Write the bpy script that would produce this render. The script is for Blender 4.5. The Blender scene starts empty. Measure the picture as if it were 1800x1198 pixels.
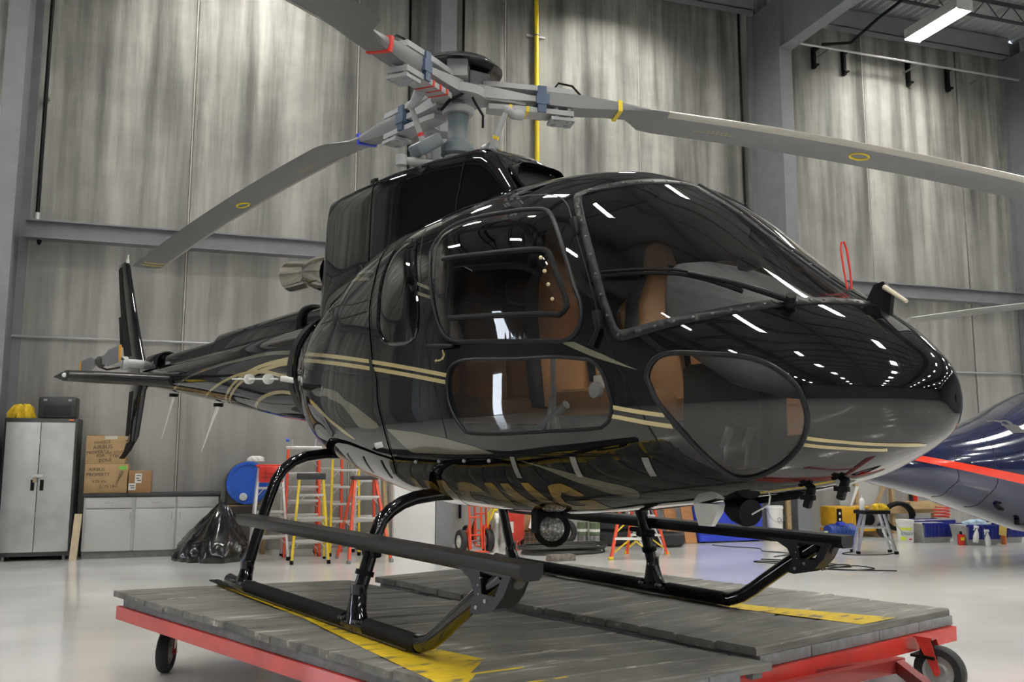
import bpy, bmesh, math, random
import numpy as np
from mathutils import Matrix, Vector
from mathutils.geometry import delaunay_2d_cdt
random.seed(7)
scene = bpy.context.scene
COL = scene.collection
# ------------------------------------------------------------------ camera, world, exposure
cam_d = bpy.data.cameras.new('camera')
cam_d.sensor_width = 36.0
cam_d.lens = 1576.8123 / 1800 * 36
cam_d.clip_start = 0.05
cam_d.clip_end = 300
cam = bpy.data.objects.new('camera', cam_d)
COL.objects.link(cam)
_yaw, _pit = math.radians(142.06775), 0.1325
_fw = Vector((math.cos(_yaw)*math.cos(_pit), math.sin(_yaw)*math.cos(_pit), math.sin(_pit)))
_rt = Vector((math.sin(_yaw), -math.cos(_yaw), 0))
_up = _rt.cross(_fw)
cam.matrix_world = Matrix(((_rt.x,_up.x,-_fw.x,4.905),(_rt.y,_up.y,-_fw.y,-3.331),(_rt.z,_up.z,-_fw.z,1.30),(0,0,0,1)))
scene.camera = cam
world = bpy.data.worlds.new('world'); scene.world = world; world.use_nodes = True
world.node_tree.nodes['Background'].inputs[0].default_value = (0.75,0.85,1.0,1)
world.node_tree.nodes['Background'].inputs[1].default_value = 1.0
vs = scene.view_settings
vs.view_transform = 'Standard'; vs.look = 'None'; vs.gamma = 1.0; vs.use_curve_mapping = False
vs.exposure = 1.3
scene.cycles.use_denoising = True
scene.cycles.max_bounces = 8
scene.cycles.diffuse_bounces = 4
scene.cycles.glossy_bounces = 4
scene.cycles.transparent_max_bounces = 12
scene.cycles.sample_clamp_indirect = 8.0
LAMP_STRENGTH = 62.0
# ------------------------------------------------------------------ frames
RAZ = math.radians(70.2)
RM = Matrix.Translation((-8.783,-0.129,0)) @ Matrix.Rotation(RAZ,4,'Z')      # room frame: x along the back wall, y into the wall
# ------------------------------------------------------------------ materials
MATS = {}
def nodes_of(name):
    m = bpy.data.materials.new(name); m.use_nodes = True
    nt = m.node_tree; b = nt.nodes['Principled BSDF']
    MATS[name] = m
    return m, nt, b
def N(nt, typ, **kw):
    n = nt.nodes.new(typ)
    for k,v in kw.items():
        if k in n.inputs.keys() if isinstance(k,str) else False: n.inputs[k].default_value = v
        else: setattr(n,k,v)
    return n
def ramp(nt, stops, interp='LINEAR'):
    r = nt.nodes.new('ShaderNodeValToRGB'); e = r.color_ramp.elements; r.color_ramp.interpolation = interp
    while len(e) < len(stops): e.new(0.5)
    for i,(p,c) in enumerate(stops):
        e[i].position = p; e[i].color = (c[0],c[1],c[2],1) if not isinstance(c,(int,float)) else (c,c,c,1)
    return r
def mat(name, col, rough=.5, metal=0., coat=0., var=.0, scale=8., bump=0., spec=None, coat_rough=.03, stretch=(1,1,1)):
    """plain surface with a little procedural grain"""
    if name in MATS: return MATS[name]
    m, nt, b = nodes_of(name)
    b.inputs['Base Color'].default_value = (*col,1); b.inputs['Roughness'].default_value = rough
    b.inputs['Metallic'].default_value = metal; b.inputs['Coat Weight'].default_value = coat
    b.inputs['Coat Roughness'].default_value = coat_rough
    if spec is not None: b.inputs['Specular IOR Level'].default_value = spec
    if var > 0 or bump > 0:
        tc = N(nt,'ShaderNodeTexCoord'); mp = N(nt,'ShaderNodeMapping'); mp.inputs['Scale'].default_value = stretch
        nz = N(nt,'ShaderNodeTexNoise'); nz.inputs['Scale'].default_value = scale; nz.inputs['Detail'].default_value = 5
        nt.links.new(tc.outputs['Object'],mp.inputs[0]); nt.links.new(mp.outputs[0],nz.inputs['Vector'])
        if var > 0:
            lo = [c*(1-var) for c in col]; hi = [min(1,c*(1+var)) for c in col]
            r = ramp(nt,[(.3,lo),(.7,hi)]); nt.links.new(nz.outputs['Fac'],r.inputs[0]); nt.links.new(r.outputs[0],b.inputs['Base Color'])
        if bump > 0:
            bp = N(nt,'ShaderNodeBump'); bp.inputs['Strength'].default_value = bump; bp.inputs['Distance'].default_value = .01
            nt.links.new(nz.outputs['Fac'],bp.inputs['Height']); nt.links.new(bp.outputs[0],b.inputs['Normal'])
    return m
def emis(name, col, strength):
    if name in MATS: return MATS[name]
    m, nt, b = nodes_of(name)
    b.inputs['Base Color'].default_value = (*col,1)
    b.inputs['Emission Color'].default_value = (*col,1); b.inputs['Emission Strength'].default_value = strength
    return m
def glass(name, tint, rough=.0, refl=1.0, ior=1.5):
    """thin pane: tinted see-through plus fresnel gloss"""
    if name in MATS: return MATS[name]
    m = bpy.data.materials.new(name); m.use_nodes = True; MATS[name] = m
    nt = m.node_tree; nt.nodes.clear()
    out = N(nt,'ShaderNodeOutputMaterial'); tr = N(nt,'ShaderNodeBsdfTransparent'); gl = N(nt,'ShaderNodeBsdfGlossy')
    mx = N(nt,'ShaderNodeMixShader'); fr = N(nt,'ShaderNodeFresnel'); fr.inputs['IOR'].default_value = ior
    ml = N(nt,'ShaderNodeMath'); ml.operation = 'MULTIPLY'; ml.inputs[1].default_value = refl; ml.use_clamp = True
    tr.inputs[0].default_value = (*tint,1); gl.inputs['Roughness'].default_value = rough; gl.inputs[0].default_value = (1,1,1,1)
    nt.links.new(fr.outputs[0],ml.inputs[0]); nt.links.new(ml.outputs[0],mx.inputs[0])
    nt.links.new(tr.outputs[0],mx.inputs[1]); nt.links.new(gl.outputs[0],mx.inputs[2]); nt.links.new(mx.outputs[0],out.inputs[0])
    return m
# ------------------------------------------------------------------ mesh helpers
class MB:
    def __init__(s): s.v=[]; s.f=[]; s.sm=[]
    def add(s, vs, fs, smooth=False):
        o=len(s.v); s.v+= [tuple(v) for v in vs]; s.f+= [tuple(i+o for i in f) for f in fs]; s.sm+= [smooth]*len(fs); return s
    def box(s, c, d, rz=0., bev=0., M=None, rx=0., ry=0.):
        hx,hy,hz = d[0]/2,d[1]/2,d[2]/2
        T = Matrix.Translation(c)@Matrix.Rotation(rz,4,'Z')@Matrix.Rotation(ry,4,'Y')@Matrix.Rotation(rx,4,'X')
        if M is not None: T = M@T
        if bev <= 0:
            P=[Vector((x,y,z)) for x in (-hx,hx) for y in (-hy,hy) for z in (-hz,hz)]
            F=[(0,1,3,2),(4,6,7,5),(0,4,5,1),(2,3,7,6),(0,2,6,4),(1,5,7,3)]
            return s.add([T@p for p in P],F)
        bev=min(bev,hx*.95,hy*.95,hz*.95)
        bm=bmesh.new(); bmesh.ops.create_cube(bm,size=1.0)
        for v in bm.verts: v.co=Vector((v.co.x*d[0],v.co.y*d[1],v.co.z*d[2]))
        bmesh.ops.bevel(bm,geom=list(bm.edges),offset=bev,segments=2,affect='EDGES',profile=.5)
        bm.verts.index_update()
        s.add([T@v.co for v in bm.verts],[[v.index for v in f.verts] for f in bm.faces]); bm.free(); return s
    def tube(s, path, r, n=10, caps=True, smooth=True, closed=False):
        P=[Vector(p) for p in path]; k=len(P); rr = r if isinstance(r,(list,tuple)) else [r]*k
        T=[]
        for i in range(k):
            a = P[(i-1)%k] if (closed or i>0) else P[i]; b = P[(i+1)%k] if (closed or i<k-1) else P[i]
            t=(b-a); T.append(t.normalized() if t.length>1e-9 else Vector((0,0,1)))
        up=Vector((0,0,1)) if abs(T[0].z)<.9 else Vector((1,0,0))
        nrm=(up-T[0]*up.dot(T[0])).normalized(); vs=[]
        for i in range(k):
            nrm=(nrm-T[i]*nrm.dot(T[i]))
            nrm = nrm.normalized() if nrm.length>1e-6 else T[i].orthogonal().normalized()
            bn=T[i].cross(nrm)
            for j in range(n):
                a=2*math.pi*j/n; vs.append(P[i]+nrm*(rr[i]*math.cos(a))+bn*(rr[i]*math.sin(a)))
        fs=[]; m = k if closed else k-1
        for i in range(m):
            for j in range(n):
                a=i*n+j; b=i*n+(j+1)%n; c=((i+1)%k)*n+(j+1)%n; d=((i+1)%k)*n+j; fs.append((a,b,c,d))
        o=len(s.v); s.add(vs,fs,smooth)
        if caps and not closed:
            s.f.append(tuple(o+j for j in reversed(range(n)))); s.sm.append(False)
            s.f.append(tuple(o+(k-1)*n+j for j in range(n))); s.sm.append(False)
        return s
    def cyl(s, a, b, r, r2=None, n=16, caps=True, smooth=True):
        return s.tube([a,b],[r, r if r2 is None else r2],n,caps,smooth)
    def lathe(s, prof, c=(0,0,0), axis='Z', n=24, smooth=True, M=None, caps=True):
        """prof: (radius, height) pairs along the axis"""
        vs=[]; c=Vector(c); k=len(prof)
        for (r,h) in prof:
            for j in range(n):
                a=2*math.pi*j/n; x,y=r*math.cos(a),r*math.sin(a)
                p = Vector((x,y,h)) if axis=='Z' else (Vector((h,x,y)) if axis=='X' else Vector((y,h,x)))
                p = p+c
                vs.append(M@p if M is not None else p)
        fs=[]
        for i in range(k-1):
            for j in range(n): fs.append((i*n+j,i*n+(j+1)%n,(i+1)*n+(j+1)%n,(i+1)*n+j))
        o=len(s.v); s.add(vs,fs,smooth)
        if caps and prof[0][0]>1e-6: s.f.append(tuple(o+j for j in reversed(range(n)))); s.sm.append(False)
        if caps and prof[-1][0]>1e-6: s.f.append(tuple(o+(k-1)*n+j for j in range(n))); s.sm.append(False)
        return s
    def prism(s, poly, ax, lo, hi, M=None):
        """poly: 2-D outline in the two axes other than ax, extruded from lo to hi"""
        n=len(poly)
        def mk(p,h):
            q = (h,p[0],p[1]) if ax=='X' else ((p[0],h,p[1]) if ax=='Y' else (p[0],p[1],h))
            q=Vector(q); return M@q if M is not None else q
        vs=[mk(p,lo) for p in poly]+[mk(p,hi) for p in poly]
        fs=[tuple(reversed(range(n))),tuple(range(n,2*n))]+[(i,(i+1)%n,n+(i+1)%n,n+i) for i in range(n)]
        return s.add(vs,fs)
    def loft(s, rings, closed=True, cap0=True, cap1=True, smooth=True):
        n=len(rings[0]); vs=[p for r in rings for p in r]; fs=[]
        for i in range(len(rings)-1):
            for j in range(n if closed else n-1): fs.append((i*n+j,i*n+(j+1)%n,(i+1)*n+(j+1)%n,(i+1)*n+j))
        o=len(s.v); s.add(vs,fs,smooth)
        if cap0: s.f.append(tuple(o+j for j in reversed(range(n)))); s.sm.append(False)
        if cap1: s.f.append(tuple(o+(len(rings)-1)*n+j for j in range(n))); s.sm.append(False)
        return s
    def torus(s, c, R, r, axis='Z', n=28, m=8, a0=0., a1=2*math.pi):
        P=[]
        full = abs(a1-a0-2*math.pi)<1e-6; cnt = n if full else n+1
        for i in range(cnt):
            a=a0+(a1-a0)*i/n; x,y=R*math.cos(a),R*math.sin(a)
            p = Vector((x,y,0)) if axis=='Z' else (Vector((0,x,y)) if axis=='X' else Vector((y,0,x)))
            P.append(p+Vector(c))
        return s.tube(P,r,m,closed=full)
    def sphere(s, c, r, n=16, m=10, sc=(1,1,1)):
        prof=[]
        vs=[];fs=[]
        for i in range(m+1):
            ph=math.pi*i/m
            for j in range(n):
                a=2*math.pi*j/n
                vs.append((c[0]+r*sc[0]*math.sin(ph)*math.cos(a),c[1]+r*sc[1]*math.sin(ph)*math.sin(a),c[2]-r*sc[2]*math.cos(ph)))
        for i in range(m):
            for j in range(n): fs.append((i*n+j,i*n+(j+1)%n,(i+1)*n+(j+1)%n,(i+1)*n+j))
        return s.add(vs,fs,True)
    def mesh(s, name):
        me=bpy.data.meshes.new(name); me.from_pydata(s.v,[],s.f); me.validate(verbose=False)
        if len(me.polygons)==len(s.sm): me.polygons.foreach_set('use_smooth',s.sm)
        me.update(); return me
def fixn(me):
    bm=bmesh.new(); bm.from_mesh(me); bmesh.ops.remove_doubles(bm,verts=list(bm.verts),dist=1e-6); bmesh.ops.recalc_face_normals(bm,faces=list(bm.faces)); bm.to_mesh(me); bm.free()
    me.set_sharp_from_angle(angle=math.radians(42)); return me
def obj(name, mb, m, parent=None, M=None, fix=True, label=None):
    me = mb if isinstance(mb,bpy.types.Mesh) else mb.mesh(name)
    if fix: fixn(me)
    o=bpy.data.objects.new(name,me); COL.objects.link(o)
    if m is not None:
        if not me.materials: me.materials.append(m)
    if parent is not None: o.parent=parent
    if M is not None: o.matrix_local = M if parent is not None else M
    if label: o['label']=label
    return o
def thing(name,label,cat,M=None,group=None):
    o=bpy.data.objects.new(name,None); COL.objects.link(o); o.empty_display_size=.1
    if M is not None: o.matrix_world=M
    o['label']=label; o['category']=cat
    if group: o['group']=group
    return o
def tag(o,label,cat,group=None):
    o['label']=label; o['category']=cat
    if group: o['group']=group
    return o
def struct(name,mb,m,M=None,label=None):
    o=obj(name,mb,m,None,M if M is not None else RM); o['kind']='structure'
    if label: o['label']=label
    return o
def kid(name,me,m,parent,M=None):
    """child that shares mesh data"""
    o=bpy.data.objects.new(name,me); COL.objects.link(o); o.parent=parent
    if m is not None and not me.materials: me.materials.append(m)
    if M is not None: o.matrix_local=M
    return o
def copy_tree(o,parent=None):
    c=o.copy(); COL.objects.link(c); c.parent=parent
    if parent is not None: c.matrix_parent_inverse=o.matrix_parent_inverse.copy()
    for ch in list(o.children): copy_tree(ch,c)
    return c
def RL(u,y,z=0.,rz=0.): return RM@Matrix.Translation((u,y,z))@Matrix.Rotation(rz,4,'Z')
def txt(name,s,size,m,parent,M,bold=0.,align='CENTER',shear=0.,space=1.):
    cu=bpy.data.curves.new(name,'FONT'); cu.body=s; cu.size=size; cu.align_x=align; cu.align_y='CENTER'; cu.extrude=.0006; cu.offset=bold; cu.shear=shear; cu.space_character=space; cu.resolution_u=3
    cu.materials.append(m); o=bpy.data.objects.new(name,cu); COL.objects.link(o); o.parent=parent; o.matrix_local=M; return o
VFRONT = Matrix.Rotation(math.pi/2,4,'X')      # text upright, facing -y
# common materials
black=mat('black_paint',(.003,.003,.004),rough=.03,coat=.35,coat_rough=.01,spec=.5)
dark=mat('dark_rubber',(.006,.006,.0065),rough=.5,var=.2,scale=30,spec=.15)
trimd=mat('satin_dark_trim',(.009,.009,.010),rough=.42,var=.1,scale=20,spec=.22)
screwm=mat('screw_steel',(.07,.07,.075),rough=.35,metal=.6)
gold=mat('gold_stripe_paint',(.42,.34,.16),rough=.12,coat=1.,coat_rough=.02)
silver=mat('olive_silver_paint',(.125,.12,.085),rough=.12,coat=1.,coat_rough=.02)
belltext=mat('antique_gold_paint',(.30,.19,.03),rough=.15,coat=1.,coat_rough=.02,var=.35,scale=9)
chrome=mat('polished_steel',(.62,.58,.5),rough=.08,metal=1.)
bladeg=mat('blade_grey_paint',(.17,.175,.18),rough=.42,var=.04,scale=3)
hubg=mat('hub_grey_paint',(.36,.37,.38),rough=.4,var=.06,scale=12)
hubblue=mat('hub_blue_grey',(.055,.085,.15),rough=.4,var=.08,scale=12)
mastg=mat('mast_slate',(.11,.14,.155),rough=.4,var=.1,scale=14)
tan=mat('tan_leather',(.56,.30,.13),rough=.42,var=.12,scale=6,bump=.15)
cabg=mat('cabin_grey_plastic',(.05,.05,.052),rough=.5,var=.1,scale=20)
liner=mat('cabin_liner',(.09,.078,.068),rough=.6,var=.1,scale=10)
white=mat('white_paint',(.75,.75,.73),rough=.35,var=.04,scale=6)
redp=mat('red_paint',(.52,.045,.03),rough=.32,var=.12,scale=6)
redtape=mat('red_tape',(.6,.03,.02),rough=.4,var=.05)
yeltape=mat('yellow_tape',(.75,.56,.02),rough=.4,var=.05)
bluetape=mat('blue_tape',(.03,.06,.55),rough=.4,var=.05)
alu=mat('aluminium',(.62,.62,.62),rough=.32,metal=.7,var=.06,scale=20)
steel=mat('steel_grey',(.3,.3,.31),rough=.4,metal=.5,var=.1,scale=15)
rubber=mat('tyre_rubber',(.016,.016,.017),rough=.7,var=.2,scale=25,bump=.1)
# ================================================================== room
def concrete():
    m,nt,b=nodes_of('streaked_concrete')
    tc=N(nt,'ShaderNodeTexCoord'); geo=N(nt,'ShaderNodeNewGeometry'); oi=N(nt,'ShaderNodeObjectInfo')
    def noise(scl,detail,rough=.55,off=None):
        mp=N(nt,'ShaderNodeMapping'); mp.inputs['Scale'].default_value=scl
        nt.links.new(tc.outputs['Object'],mp.inputs[0])
        n=N(nt,'ShaderNodeTexNoise'); n.noise_dimensions='4D'; n.inputs['Scale'].default_value=1; n.inputs['Detail'].default_value=detail; n.inputs['Roughness'].default_value=rough
        nt.links.new(mp.outputs[0],n.inputs['Vector'])
        ml=N(nt,'ShaderNodeMath'); ml.operation='MULTIPLY'; ml.inputs[1].default_value=37.; nt.links.new(oi.outputs['Random'],ml.inputs[0]); nt.links.new(ml.outputs[0],n.inputs['W'])
        return n
    st=noise((3.6,1,.24),6,.6)          # narrow vertical streaks
    wd=noise((1.5,1,.13),3,.5)          # broad bands
    bl=noise((.9,1,1.1),6,.65)          # blotches
    fg=noise((30,30,30),3,.6)
    r1=ramp(nt,[(.33,(.10,.10,.095)),(.45,(.24,.238,.222)),(.60,(.42,.415,.39))]); nt.links.new(st.outputs['Fac'],r1.inputs[0])
    r2=ramp(nt,[(.36,(.48,.48,.47)),(.6,(1.05,1.05,1.05))]); nt.links.new(wd.outputs['Fac'],r2.inputs[0])
    r3=ramp(nt,[(.3,(.68,.68,.68)),(.65,(1.1,1.1,1.08))]); nt.links.new(bl.outputs['Fac'],r3.inputs[0])
    m1=N(nt,'ShaderNodeMixRGB'); m1.blend_type='MULTIPLY'; m1.inputs[0].default_value=.9; nt.links.new(r1.outputs[0],m1.inputs[1]); nt.links.new(r2.outputs[0],m1.inputs[2])
    m2=N(nt,'ShaderNodeMixRGB'); m2.blend_type='MULTIPLY'; m2.inputs[0].default_value=1; nt.links.new(m1.outputs[0],m2.inputs[1]); nt.links.new(r3.outputs[0],m2.inputs[2])
    # smoother base course, streaks fade towards the floor; painted paler to offset weak lamplight
    sp=N(nt,'ShaderNodeSeparateXYZ'); nt.links.new(tc.outputs['Object'],sp.inputs[0])
    mr=N(nt,'ShaderNodeMapRange'); mr.inputs['From Min'].default_value=.5; mr.inputs['From Max'].default_value=7.; nt.links.new(sp.outputs['Z'],mr.inputs['Value'])
    m3=N(nt,'ShaderNodeMixRGB'); nt.links.new(mr.outputs[0],m3.inputs[0])
    m4=N(nt,'ShaderNodeMixRGB'); m4.inputs[0].default_value=.6; m4.inputs[2].default_value=(.46,.455,.435,1); nt.links.new(m2.outputs[0],m4.inputs[1])
    nt.links.new(m4.outputs[0],m3.inputs[1]); nt.links.new(m2.outputs[0],m3.inputs[2])
    nt.links.new(m3.outputs[0],b.inputs['Base Color'])
    b.inputs['Roughness'].default_value=.8
    bp=N(nt,'ShaderNodeBump'); bp.inputs['Strength'].default_value=.25; bp.inputs['Distance'].default_value=.01
    nt.links.new(fg.outputs['Fac'],bp.inputs['Height']); nt.links.new(bp.outputs[0],b.inputs['Normal'])
    return m
conc=concrete()
def floor_mat():
    m,nt,b=nodes_of('white_epoxy_floor')
    tc=N(nt,'ShaderNodeTexCoord')
    n=N(nt,'ShaderNodeTexNoise'); n.inputs['Scale'].default_value=.55; n.inputs['Detail'].default_value=6; nt.links.new(tc.outputs['Object'],n.inputs['Vector'])
    mp=N(nt,'ShaderNodeMapping'); mp.inputs['Scale'].default_value=(.5,1.1,1); nt.links.new(tc.outputs['Object'],mp.inputs[0])
    n2=N(nt,'ShaderNodeTexNoise'); n2.inputs['Scale'].default_value=1.; n2.inputs['Detail'].default_value=5; nt.links.new(mp.outputs[0],n2.inputs['Vector'])
    r=ramp(nt,[(.3,(.60,.60,.58)),(.62,(.70,.70,.69))]); nt.links.new(n.outputs['Fac'],r.inputs[0])
    r2=ramp(nt,[(.36,(.93,.93,.93)),(.55,(1,1,1))]); nt.links.new(n2.outputs['Fac'],r2.inputs[0])
    mx=N(nt,'ShaderNodeMixRGB'); mx.blend_type='MULTIPLY'; mx.inputs[0].default_value=1; nt.links.new(r.outputs[0],mx.inputs[1]); nt.links.new(r2.outputs[0],mx.inputs[2])
    nt.links.new(mx.outputs[0],b.inputs['Base Color'])
    rr=ramp(nt,[(.3,.09),(.7,.15)]); nt.links.new(n2.outputs['Fac'],rr.inputs[0]); nt.links.new(rr.outputs[0],b.inputs['Roughness'])
    bp=N(nt,'ShaderNodeBump'); bp.inputs['Strength'].default_value=.03; bp.inputs['Distance'].default_value=.02; nt.links.new(n.outputs['Fac'],bp.inputs['Height']); nt.links.new(bp.outputs[0],b.inputs['Normal'])
    return m
U0,U1,YB,ZC = -11.0, 34.0, -44.0, 10.15
struct('floor',MB().box(((U0+U1)/2,YB/2,-.1),(U1-U0+.6,-YB+.6,.2)),floor_mat(),label='glossy white epoxy hangar floor')
wallm=mat('grey_panel_wall',(.16,.165,.17),rough=.6,var=.15,scale=1.2)
# back wall: precast panels with recessed joints
wb=struct('wall_back',MB().box(((U0+U1)/2,.16,ZC/2),(U1-U0+.4,.08,ZC)),mat('joint_dark',(.05,.05,.048),rough=.9,var=.1),label='streaked grey precast concrete hangar wall')
joints=[U0,-8.85,-6.37,-3.88,-1.40,1.086,3.567,6.084,8.606,11.08,13.532,15.875,18.35,20.83,23.3,25.8,28.3,30.8,U1]
for a,c in zip(joints[:-1],joints[1:]):
    obj('concrete_panel',MB().box(((a+c)/2,.065,ZC/2),(c-a-.035,.13,ZC),bev=.012),conc,wb)
# light sealant beads in some joints
beadm=mat('joint_sealant',(.42,.41,.37),rough=.7,var=.1)
for u in (1.086,3.567,6.084,8.606,13.532):
    obj('sealant_bead',MB().box((u,.012,ZC/2),(.022,.012,ZC)),beadm,wb)
struct('wall_left',MB().box((U0-.1,YB/2,ZC/2),(.2,-YB,ZC)),wallm,label='grey metal side wall of the hangar')
struct('wall_right',MB().box((U1+.1,YB/2,ZC/2),(.2,-YB,ZC)),wallm,label='grey metal end wall of the hangar')
struct('wall_front',MB().box(((U0+U1)/2,YB-.1,ZC/2),(U1-U0,.2,ZC)),wallm,label='grey metal wall facing the concrete wall')
# corrugated roof deck
def deck():
    mb=MB(); pitch=.18; n=int((U1-U0)/pitch); xs=[];
    pts=[]
    for i in range(n):
        u=U0+i*pitch; pts+=[(u,0),(u+.05,0),(u+.08,.06),(u+.15,.06)]
    pts.append((U1,0))
    vs=[(u,0,ZC+h) for u,h in pts]+[(u,YB,ZC+h) for u,h in pts]; k=len(pts)
    mb.add(vs,[(i,i+1,k+i+1,k+i) for i in range(k-1)])
    return mb
struct('ceiling',deck(),mat('roof_deck_grey',(.42,.43,.44),rough=.5,metal=.0,var=.12,scale=2),label='corrugated grey steel roof deck')
framem=mat('frame_grey_paint',(.19,.20,.215),rough=.45,var=.08,scale=4)
def ibeam_poly(w,d,tf,tw):   # outline centred on x, from 0 to -d in y
    return [(-w/2,0),(w/2,0),(w/2,-tf),(tw/2,-tf),(tw/2,-d+tf),(w/2,-d+tf),(w/2,-d),(-w/2,-d),(-w/2,-d+tf),(-tw/2,-d+tf),(-tw/2,-tf),(-w/2,-tf)]
cols=[-7.26,-1.16,4.83,11.02,17.17,23.3,29.4]
for u in cols:
    mb=MB(); mb.prism([(u+x,y) for x,y in ibeam_poly(.25,1.0,.025,.02)],'Z',0,ZC-.45)
    struct('column',mb,framem,label='grey steel I-beam hangar column')
    # rafter
    mb=MB()
    z0,z1=8.6,9.72
    for (cz,w,t) in ((z0+.0125,.25,.025),(z1-.0125,.25,.025)): mb.box((u,YB/2-.5,cz),(w,-YB-1,t))
    mb.box((u,YB/2-.5,(z0+z1)/2),(.02,-YB-1,z1-z0-.05))
    struct('beam',mb,framem,label='deep grey steel roof rafter')
# eave strut and girts
for a,c in zip(cols[:-1],cols[1:]):
    mb=MB(); mb.box(((a+c)/2,-.30,9.86),(c-a-.3,.02,.40)); mb.box(((a+c)/2,-.21,9.67),(c-a-.3,.20,.02)); mb.box(((a+c)/2,-.21,10.05),(c-a-.3,.20,.02))
    struct('beam',mb,framem,label='grey channel eave strut above the concrete wall')
    mb=MB(); zc=4.50
    mb.box(((a+c)/2,-.26,zc),(c-a-.28,.02,.22)); mb.box(((a+c)/2,-.26,zc+.12),(c-a-.28,.22,.02)); mb.box(((a+c)/2,-.26,zc-.12),(c-a-.28,.22,.02))
    struct('beam',mb,framem,label='grey horizontal wall girt between columns')
# bar joists under the deck
joistm=mat('joist_dark',(.055,.058,.062),rough=.55,var=.1)
def joist(L,n=9):
    mb=MB(); h=.34
    mb.box((0,0,h/2),(L,.09,.03)); mb.box((0,0,-h/2),(L,.07,.03))
    d=L/n
    for i in range(n):
        x=-L/2+d*i
        mb.tube([(x,0,-h/2),(x+d/2,0,h/2),(x+d,0,-h/2)],.012,6,smooth=False)
    return fixn(mb.mesh('bar_joist'))
jm=joist(5.85); jm.materials.append(joistm)
yj=-1.3
while yj>YB:
    for a,c in zip(cols[:-1],cols[1:]):
        o=bpy.data.objects.new('beam',jm); COL.objects.link(o); o.matrix_world=RM@Matrix.Translation(((a+c)/2,yj,9.94)); o['kind']='structure'; o['label']='thin dark open web roof joist'
    yj-=1.75
# services on the wall
gasm=mat('yellow_pipe_paint',(.72,.55,.015),rough=.4,var=.06)
tg=thing('gas_pipe','upright yellow gas pipe fixed to the concrete wall','pipe',RL(6.62,-.075,0))
obj('pipe',MB().cyl((0,0,.3),(0,0,ZC-.4),.042,n=14),gasm,tg)
for z in (2.6,5.6,8.62):
    obj('clamp',MB().box((0,.045,z),(.34,.02,.04)).torus((0,0,z),.046,.012,n=16,m=6),steel,tg)
tg=thing('drain_pipe','thin black vertical pipe beside the far left steel column','pipe',RL(-.92,-.12,0))
obj('pipe',MB().cyl((0,0,4.72),(0,0,9.9),.028,n=10),dark,tg); obj('coupling',MB().cyl((0,0,4.66),(0,0,4.78),.04,n=10),alu,tg)
for z in (6.5,8.8): obj('clamp',MB().box((0,.06,z),(.08,.12,.03)),steel,tg)
for u,lab in ((4.40,'dark conduit running up the wall just left of the middle column'),(5.32,'dark conduit running up the wall just right of the middle column'),(10.70,'dark conduit running up the wall beside the right-hand column')):
    tg=thing('wall_conduit',lab,'conduit',RL(u,-.045,0)); obj('pipe',MB().cyl((0,0,.4),(0,0,9.9),.022,n=8),dark,tg)
    for hz in (3.,6.): obj('clamp',MB().box((0,.02,hz),(.09,.045,.03)),steel,tg)
tg=thing('wall_conduit','slim pale horizontal conduit along the concrete wall below the girt','conduit',RL(0,-.05,3.02))
obj('pipe',MB().cyl((U0+.2,0,0),(U1-.3,0,0),.018,n=8),mat('conduit_grey',(.4,.41,.42),rough=.4,metal=.4,var=.05),tg)
for hx in (-2.6,3.3,15.2): obj('clamp',MB().box((hx,.02,0),(.05,.05,.06)),steel,tg)
tg=thing('sprinkler_pipe','silver pipe along the top of the wall under the eave','pipe',RL(0,-.50,9.0))
obj('pipe',MB().cyl((11.3,0,.05),(17.0,0,.05),.022,n=8),alu,tg); obj('branch_pipe',MB().tube([(12.2,0,.1),(12.7,-.2,.12),(13.0,-.6,.45),(13.3,-1.4,.75)],.03,8),dark,tg)
for hx in (12.4,14.5,16.2): obj('pipe_hanger',MB().box((hx,.23,.05),(.03,.45,.03)),steel,tg)
for i,(u,h,lab) in enumerate(((12.35,.42,'nearest the right-hand column'),(13.05,.5,'second from the right-hand column'),(14.6,.52,'below the glowing ceiling lamp'),(15.6,.5,'nearest the far corner column'))):
    t=obj('wall_bracket',MB().box((0,.04,0),(.06,.08,h)).box((0,-.01,h/2-.05),(.1,.12,.04)).box((0,-.01,-h/2+.05),(.1,.1,.03)),dark,None,RL(u,-.09,9.05)); tag(t,'short black upright bracket high on the concrete wall, '+lab,'bracket')
tg=thing('fire_sprinkler','small black sprinkler valve hanging under the left girt','sprinkler',RL(-.86,-.2,4.36)); obj('body',MB().lathe([(.02,.06),(.035,.03),(.03,-.03),(.012,-.06)],n=12),dark,tg); obj('deflector',MB().lathe([(.05,-.075),(.05,-.07)],n=14),steel,tg)
# high-bay lamps
def lamp_mesh():
    hood=MB(); L,W,H=1.28,.36,.11
    hood.box((0,0,H/2),(W,L,.015)); 
    for sx in (-1,1): hood.box((sx*W/2,0,-.035),(.012,L,H+.07))
    for sy in (-1,1): hood.box((0,sy*L/2,-.045),(W,.012,H+.09))
    hood.cyl((0,.4,H/2),(0,.4,H/2+.6),.006,n=6); hood.cyl((0,-.4,H/2),(0,-.4,H/2+.6),.006,n=6)
    tubes=[]
    for sx in (-.085,.085):
        t=MB(); t.tube([(sx,-L/2+.03,-.01),(sx,L/2-.03,-.01)],.055,8); tubes.append(t)
    return hood,tubes
hood,tubes=lamp_mesh()
hm=fixn(hood.mesh('lamp_housing')); hm.materials.append(mat('lamp_housing_white',(.6,.6,.6),rough=.4))
lampm=emis('fluorescent_tube',(1.0,.975,.915),LAMP_STRENGTH)
tm=[fixn(t.mesh('lamp_tube')) for t in tubes]
for t in tm: t.materials.append(lampm)
k=0
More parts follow.
